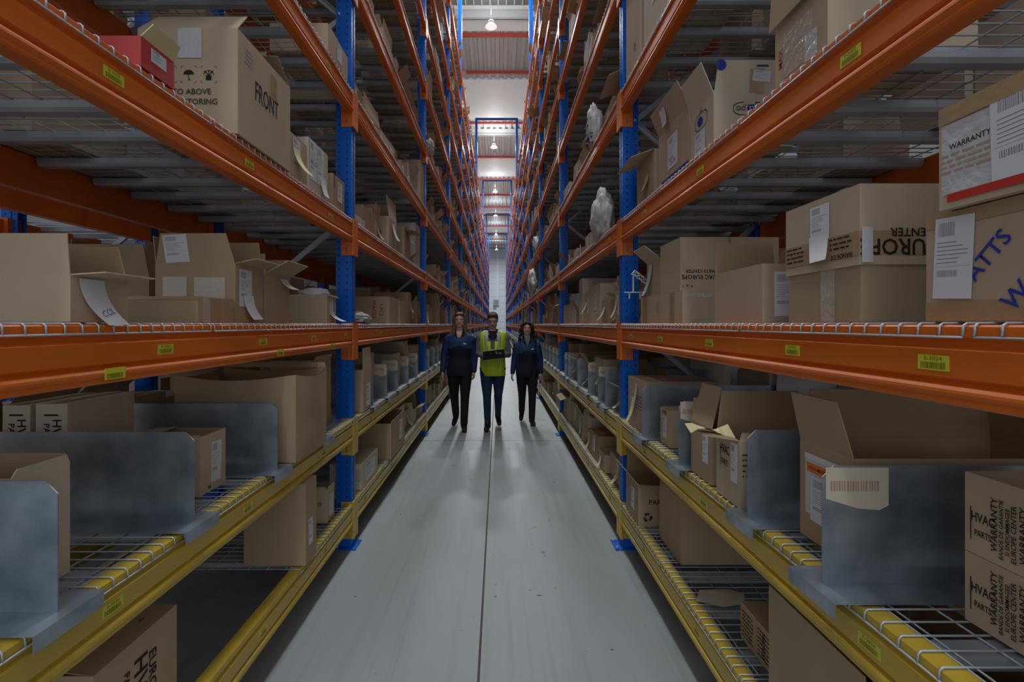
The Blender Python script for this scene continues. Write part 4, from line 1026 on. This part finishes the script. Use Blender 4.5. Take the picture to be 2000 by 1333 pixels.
# ---------------------------------------------------------------- people
def remesh(mb, vox, name, m, smooth_it=3):
    me = mb.mesh(name+'_src'); o = bpy.data.objects.new('remesh_source', me); C.objects.link(o)
    md = o.modifiers.new('r', 'REMESH'); md.mode = 'VOXEL'; md.voxel_size = vox; md.use_smooth_shade = True
    sm = o.modifiers.new('s', 'SMOOTH'); sm.iterations = smooth_it; sm.factor = .5
    out = bpy.data.meshes.new_from_object(o.evaluated_get(bpy.context.evaluated_depsgraph_get()))
    out.name = name; C.objects.unlink(o); bpy.data.objects.remove(o)
    out.materials.clear(); out.materials.append(m)
    for p in out.polygons: p.use_smooth = True
    return out
def limb(b, pts, rad, m, n=12):
    """tapering limb with rounded joints"""
    b.tube(pts, 0, m, n, radii=rad)
    for p, r in zip(pts, rad):
        rr = r if isinstance(r, tuple) else (r, r)
        q = min(rr)*.98; b.ell(p, (q, q, q), m, 10, 8)
def hand(b, wrist, d, side, m, sc_=1.0, curl=.5, nrm=None):
    """palm and five fingers; d = direction the hand points, nrm = palm normal"""
    d = Vector(d).normalized(); nrm = Vector(nrm or (side, 0, 0)); nrm = (nrm-d*nrm.dot(d)).normalized(); a = d.cross(nrm).normalized()
    wv = Vector(wrist); L = .095*sc_
    mt = Matrix((a, nrm, d)).transposed()
    b.ell(wv+d*L*.5, (.042*sc_, .016*sc_, L*.58), m, 12, 10, mt)
    for i, (off, ln) in enumerate(((-.032, .062), (-.011, .072), (.011, .068), (.031, .052))):
        p0 = wv+d*L*.85+a*off*sc_; p1 = p0+(d*math.cos(curl*.6)+nrm*math.sin(curl*.6))*ln*.5*sc_; p2 = p1+(d*math.cos(curl*1.5)+nrm*math.sin(curl*1.5))*ln*.5*sc_
        b.tube([p0-d*.02, p0, p1, p2], 0, m, 8, radii=[.009*sc_, .0095*sc_, .0085*sc_, .007*sc_]); b.ell(p2, (.0072*sc_,)*3, m, 8, 6)
    p0 = wv+d*L*.3-a*.034*sc_; p1 = p0+(d*.7-a*.7+nrm*.3).normalized()*.035*sc_; p2 = p1+(d*.95-a*.15+nrm*.35).normalized()*.032*sc_
    b.tube([wv+d*L*.2, p0, p1, p2], 0, m, 8, radii=[.012*sc_, .012*sc_, .0105*sc_, .008*sc_]); b.ell(p2, (.0082*sc_,)*3, m, 8, 6)
def head_geo(b, c, k, m, nod=0.0, turn=0.0):
    """head ~0.23 m high with face toward -Y"""
    mt = Matrix.Rotation(turn, 3, 'Z') @ Matrix.Rotation(nod, 3, 'X')
    c = Vector(c)
    def E(p, r): b.ell(c+mt @ (Vector(p)*k), tuple(q*k for q in r), m, 18, 14, mt)
    E((0, .012, .030), (.076, .094, .088))        # skull
    E((0, -.018, -.025), (.068, .072, .080))      # face
    E((0, -.046, -.086), (.034, .034, .028))      # chin
    for sx in (-1, 1):
        E((sx*.038, -.050, -.020), (.024, .026, .026))   # cheeks
        E((sx*.045, -.010, -.068), (.022, .045, .026))   # jaw
        E((sx*.075, .012, -.008), (.009, .020, .032))    # ears
        E((sx*.031, -.080, .026), (.026, .010, .009))    # brow
    E((0, -.086, .010), (.010, .016, .030)); E((0, -.098, -.016), (.0165, .016, .013))   # nose
    E((0, -.074, -.050), (.026, .017, .018))      # mouth mound
    return mt
def face_parts(root, c, k, mt, lipm, browm, women):
    c = Vector(c); T3 = lambda p: c+mt @ (Vector(p)*k)
    for sx in (-1, 1):
        b = MB(); b.ell(T3((sx*.031, -.079, .010)), (.0135*k, .008*k, .0065*k), M['whiteplastic'], 10, 8, mt); b.ell(T3((sx*.031, -.086, .010)), (.0058*k, .003*k, .0058*k), M['dark'], 8, 6, mt)
        link('eye', b.mesh('eye'), root)
        b = MB(); b.ell(T3((sx*.031, -.088, .027)), (.020*k, .005*k, .0042*k), browm, 10, 6, mt); link('eyebrow', b.mesh('eyebrow'), root)
    b = MB(); b.ell(T3((0, -.091, -.050)), (.023*k, .006*k, .0048*k), lipm, 12, 6, mt); b.ell(T3((0, -.090, -.057)), (.018*k, .006*k, .0048*k), lipm, 12, 6, mt)
    link('lips', b.mesh('lips'), root)

def person(loc, H, label, female, top, hair, armsL, armsR, lead, sleeve_m, bulk=1.0, nod=0, turn=0, handsL=None, handsR=None, trouser='blackcloth', shoes='shoe'):
    """faces -Y. metres for a 1.75 m figure scaled by k. lead=+1: figure's screen-right leg forward"""
    k = H/1.75
    root = link('person', None, None, loc); tag(root, label, 'person')
    S = lambda p: Vector(p)*k
    sk = M['skin']; hw = 1.0 if not female else .93
    sh = .185*hw*bulk; hp = .095
    # joints, screen-left (-x) and screen-right (+x)
    leg = {}
    for sx in (-1, 1):
        if sx == lead: leg[sx] = [(sx*hp, 0, .92), (sx*.085, -.085, .50), (sx*.075, -.14, .10)]
        else: leg[sx] = [(sx*hp, .0, .92), (sx*.085, .03, .50), (sx*.080, .27, .17)]
    if female: armsL = [(armsL[0][0], armsL[0][1], 1.335)]+armsL[1:]; armsR = [(armsR[0][0], armsR[0][1], 1.335)]+armsR[1:]
    arms = {-1: armsL, 1: armsR}
    b = MB()
    # torso
    tw = bulk*(.95 if female else 1.0)
    torso = [(0, 0, .84, .135, .10), (0, 0, .90, .165*tw, .115*tw), (0, 0, .98, .160*tw, .112*tw), (0, 0, 1.08, (.135 if female else .15)*tw, .10*tw), (0, -.005, 1.20, .155*tw, .112*tw), (0, 0, 1.32, .17*tw, .112*tw), (0, .005, 1.40, .165*tw, .095), (0, .01, 1.45, .10, .07), (0, .012, 1.48, .058, .055)]
    torso = [(x*k, y*k, z*k, rx*k, ry*k) for x, y, z, rx, ry in torso]
    b.loft(torso, sk, 24)
    b.tube([S((0, .012, 1.44)), S((0, -.0, 1.58))], .055*k, sk, 14)
    hc = S((0, -.008 - (.02 if nod else 0), 1.635)); mt = head_geo(b, hc, k*(.97 if female else 1), sk, nod, turn)
    for sx in (-1, 1):
        A = [S(p) for p in leg[sx]]; limb(b, A, [.085*k, .057*k, .038*k], sk)
        an = A[-1]; toe = an+S((sx*.015, -.15, -.065 if sx == lead else -.13)); limb(b, [an, an+S((0, .03, -.06)), toe], [.035*k, .034*k, .028*k], sk)
        B = [S(p) for p in arms[sx]]; limb(b, [S((sx*.06, .005, 1.39))]+B, [.05*k, .052*k, .039*k, .028*k], sk)
        hd, hn, cu = (handsL if sx < 0 else handsR) or ((B[-1]-B[-2]).normalized(), (-sx*.9, .3, 0), .55)
        hand(b, B[-1]-Vector(hd).normalized()*.01, hd, sx, sk, k*.98, cu, hn)
    link('body', remesh(b, .0085, 'body', sk, 1), root)
    face_parts(root, hc, k*(.97 if female else 1), mt, M['lips'], hair, female)
    # trousers
    b = MB(); g = 1.0
    b.loft([(x, y, z, rx+.012*k, ry+.012*k) for x, y, z, rx, ry in torso[:4]], M[trouser], 24)
    for sx in (-1, 1):
        A = [S(p) for p in leg[sx]]; wide = .060 if trouser == 'jeans' else .065
        mid1 = A[0].lerp(A[1], .5); mid2 = A[1].lerp(A[2], .5)
        limb(b, [A[0], mid1, A[1], mid2, A[2]+S((0, 0, .0))], [.107*k, .092*k, (wide+.004)*k, wide*.95*k, (.048 if trouser == 'jeans' else .056)*k], M[trouser])
    link('trousers', remesh(b, .012, 'trousers', M[trouser], 2), root)
    for sx in (-1, 1):
        an = S(leg[sx][2]); fwd = sx == lead
        b = MB(); tz = -.075 if fwd else -.125
        heel = an+S((0, .035, -.06)); toe = an+S((sx*.02, -.165, tz+ (.005 if fwd else .0)))
        limb(b, [an+S((0, 0, .02)), an+S((0, .01, -.05))], [.05*k, .050*k], M[shoes])
        limb(b, [heel, heel.lerp(toe, .5)+S((0, 0, .004)), toe], [.040*k, .044*k, .036*k], M[shoes])
        link('shoe', remesh(b, .009, 'shoe', M[shoes], 2), root)
    # upper garment
    hem = .80 if top != 'vest' else .84
    b = MB(); e = .022 if top != 'vest' else .014
    tj = [(0, 0, hem*k, .185*tw*k, .130*tw*k)]+[(x, y, z, rx+e*k, ry+e*k) for x, y, z, rx, ry in torso[1:8]]+[(0, .012*k, 1.475*k, .075*k, .070*k)]
    b.loft(tj, M['navy'], 28)
    for sx in (-1, 1):
        B = [S(p) for p in arms[sx]]; e2 = B[1].lerp(B[2], .93)
        limb(b, [S((sx*.07, .005, 1.385)), B[0], B[0].lerp(B[1], .5), B[1], B[1].lerp(e2, .5), e2], [.066*k, .070*k, .063*k, .056*k, .050*k, .042*k], M['navy'])
    nm = 'jacket' if top != 'vest' else 'sweater'
    gm = remesh(b, .010, nm, M['navy'] if top != 'vest' else M['greyknit'], 2)
    if top != 'vest':
        gm.materials.append(M['yoke']); gm.materials.append(M['darknavy'])
        for p in gm.polygons:
            z = p.center.z/k; x = abs(p.center.x)/k
            p.material_index = 1 if (z > 1.235+.02*math.cos(x*20)) and x < .19 else (2 if x < .15*tw else 0)
    link(nm, gm, root)
    # collar
    b = MB(); colm = M['darknavy']
    for sx in (-1, 1):
        V = [S((sx*.004, -.118, 1.30)), S((sx*.085, -.085, 1.42)), S((sx*.085, .0, 1.50)), S((sx*.055, -.072, 1.50)), S((sx*.03, -.105, 1.40))]
        V2 = [p+S((0, -.014, .004)) for p in V]; n = 5
        b.poly(V+V2, [(j, (j+1) % n, (j+1) % n+n, j+n) for j in range(n)]+[tuple(range(n))[::-1], tuple(range(n, 2*n))], colm)
    link('collar', fixn(b.mesh('collar')), root)
    b = MB()
    b.poly([S((-.035, -.112, 1.415)), S((.035, -.112, 1.415)), S((.0, -.128, 1.33)), S((-.045, -.075, 1.475)), S((.045, -.075, 1.475))], [(0, 2, 1), (3, 0, 1, 4)], M['skin'] if top == 'jacket_open' else M['greyknit'] if top == 'jacket' else M['darknavy'])
    link('shirt', b.mesh('shirt'), root)
    if top != 'vest':
        b = MB(); cx, cz, yy = .085, 1.285, -.142*max(tw, 1)
        for (dx, dz, rx_, rz_) in ((0, 0, .028, .009), (-.004, .008, .018, .005), (.006, -.008, .018, .005)):
            b.ell(S((cx+dx, yy, cz+dz)), (rx_*k, .004*k, rz_*k), M['silver'], 12, 6)
        link('chest_logo', b.mesh('chest_logo'), root)
        b = MB(); b.box(-.002*k, .002*k, -.142*tw*k, -.135*tw*k, .84*k, 1.30*k, M['dark']); link('zip', b.mesh('zip'), root)
    else:
        b = MB(); e = .034
        tv = [(0, 0, .80*k, .190*k, .140*k), (0, -.004, .95*k, .188*k, .140*k)]+[(x, y, z, rx+e*k, ry+e*k) for x, y, z, rx, ry in torso[3:6]]+[(0, .004*k, 1.40*k, .212*k, .128*k), (0, .01*k, 1.445*k, .175*k, .11*k), (0, .01*k, 1.478*k, .12*k, .09*k)]
        n = 40; V = []; 
        for (cx, cy, cz, rx, ry) in tv: V += [(cx+rx*math.cos(2*PI*j/n), cy+ry*math.sin(2*PI*j/n), cz) for j in range(n)]
        F = []; MI = []
        for i in range(len(tv)-1):
            for j in range(n):
                a = i*n+j; b2 = i*n+(j+1) % n
                x = (V[a][0]+V[b2][0])/2/k; y = (V[a][1])/k; z = (V[a][2]+V[a+n][2])/2/k
                if z > 1.22 and abs(x) > .178 and z < 1.39: continue                      # arm holes
                if y < 0 and abs(x) < max(0, (z-1.20)*.32): continue          # V neck
                F.append((a, b2, b2+n, a+n))
                MI.append('silver' if (.075 < abs(x) < .115) and z > 1.0 else 'hivis')
        for mk in ('hivis', 'silver'):
            b.poly(V, [f for f, q in zip(F, MI) if q == mk], M[mk], True)
        me = b.mesh('safety_vest'); vo = link('safety_vest', me, root); so = vo.modifiers.new('thick', 'SOLIDIFY'); so.thickness = .006; so.offset = 1
    return root, hc, mt, k
def hair_obj(root, geo, m, vox=.008, name='hair'):
    b = MB(); geo(b); link(name, remesh(b, vox, name, m, 2), root)

# man in the vest
armL = [(-.19, .01, 1.37), (-.215, .0, 1.13), (-.115, -.205, 1.10)]
armR = [(.19, .01, 1.37), (.235, .02, 1.12), (.145, -.215, 1.12)]
r_, hc, mt, k = person((-.085, 8.0, 0), 1.80, 'man in yellow safety vest and jeans walking, looking down at a black folder he holds', False, 'vest', M['shorthair'], armL, armR, -1, 'greyknit', 1.0, nod=.33,
    handsL=((.9, -.25, .0), (0, .3, 1), .9), handsR=((-.9, -.25, .05), (0, .3, 1), .9), trouser='jeans')
def hair_m(b):
    for p, r in (((0, .020, .052), (.084, .096, .078)), ((0, -.040, .098), (.062, .045, .026)), ((0, .06, .0), (.070, .06, .075)), ((-.070, .01, .03), (.015, .035, .035)), ((.070, .01, .03), (.015, .035, .035))):
        b.ell(hc+mt @ (Vector(p)*k), tuple(q*k for q in r), M['shorthair'], 16, 12, mt)
hair_obj(r_, hair_m, M['shorthair'])
b = MB()
for sx in (-1, 1):
    pts = [hc+mt @ (Vector((sx*.031+.019*math.cos(a), -.094, .010+.013*math.sin(a)))*k) for a in [2*PI*j/12 for j in range(13)]]; b.tube(pts, .0016, M['blackplastic'], 5)
    b.tube([hc+mt @ (Vector((sx*.050, -.092, .014))*k), hc+mt @ (Vector((sx*.076, .0, .010))*k)], .0016, M['blackplastic'], 5)
b.tube([hc+mt @ (Vector((-.012, -.094, .012))*k), hc+mt @ (Vector((.012, -.094, .012))*k)], .0016, M['blackplastic'], 5)
link('spectacles', b.mesh('spectacles'), r_)
# black folder
mtf = Matrix.Translation((-.085+.02, 8.0-.27, 1.165)) @ Matrix.Rotation(-.12, 4, 'Y') @ Matrix.Rotation(math.radians(28), 4, 'X')
M['folder'] = mat('folder_black', (.008, .008, .010), .9, spec=.1)
b = MB(); b.box(-.165, .165, -.11, .11, -.008, .008, M['folder']); b.box(-.165, .165, .108, .112, -.008, .010, M['silver'])
fo = link('folder', b.mesh('folder'), None, mtx=mtf); tag(fo, 'black folder held open in both hands by the man in the vest', 'folder')
# woman with straight brown hair
armL = [(-.185, .0, 1.37), (-.235, .0, 1.10), (-.250, -.08, .86)]
armR = [(.185, .0, 1.37), (.225, .05, 1.10), (.215, .02, .85)]
r_, hc, mt, k = person((-.60, 7.98, 0), 1.80, 'woman with long straight brown hair in navy jacket and black trousers, walking beside the man', True, 'jacket_open', M['brownhair'], armL, armR, 1, 'navy', 1.13)
def hair_1(b):
    kk = k*.97
    def E(p, r): b.ell(hc+mt @ (Vector(p)*kk), tuple(q*kk for q in r), M['brownhair'], 16, 12, mt)
    E((0, .026, .048), (.086, .094, .084)); E((-.03, -.035, .090), (.045, .045, .028)); E((.03, -.035, .090), (.045, .045, .028)); E((0, .06, -.03), (.078, .06, .12))
    for sx in (-1, 1):
        b.tube([hc+Vector((sx*.060, -.035, .08))*kk, hc+Vector((sx*.076, -.03, .01))*kk, hc+Vector((sx*.078, -.025, -.08))*kk, hc+Vector((sx*.088, -.045, -.17))*kk, hc+Vector((sx*.085, -.09, -.26))*kk], .02, M['brownhair'], 10, radii=[(.010, .035), (.011, .040), (.014, .042), (.018, .032), (.010, .018)])
    E((0, .075, -.13), (.085, .035, .10))
hair_obj(r_, hair_1, M['brownhair'])
# woman with dark curly hair
armL = [(-.175, .0, 1.37), (-.22, .0, 1.10), (-.255, -.06, .86)]
armR = [(.175, .0, 1.37), (.225, .02, 1.10), (.24, .0, .86)]
r_, hc, mt, k = person((.475, 8.42, 0), 1.66, 'woman with dark curly hair in navy jacket and grey shirt, walking past the shelves', True, 'jacket', M['blackhair'], armL, armR, 1, 'navy', 1.04)
def hair_2(b):
    kk = k*.97; rr = random.Random(5)
    def E(p, r): b.ell(hc+mt @ (Vector(p)*kk), tuple(q*kk for q in r), M['blackhair'], 14, 10, mt)
    E((0, .024, .054), (.088, .098, .084)); E((-.036, -.030, .088), (.046, .050, .034)); E((.036, -.030, .088), (.046, .050, .034)); E((0, .07, -.05), (.10, .06, .13))
    for i in range(64):
        t = rr.random(); sx = rr.choice((-1, 1)); E((sx*(.083+.055*t+rr.uniform(-.015, .02)), rr.uniform(-.05, .06)-.03*t, .07-.33*t), (.024, .028, .034))
hair_obj(r_, hair_2, M['blackhair'])
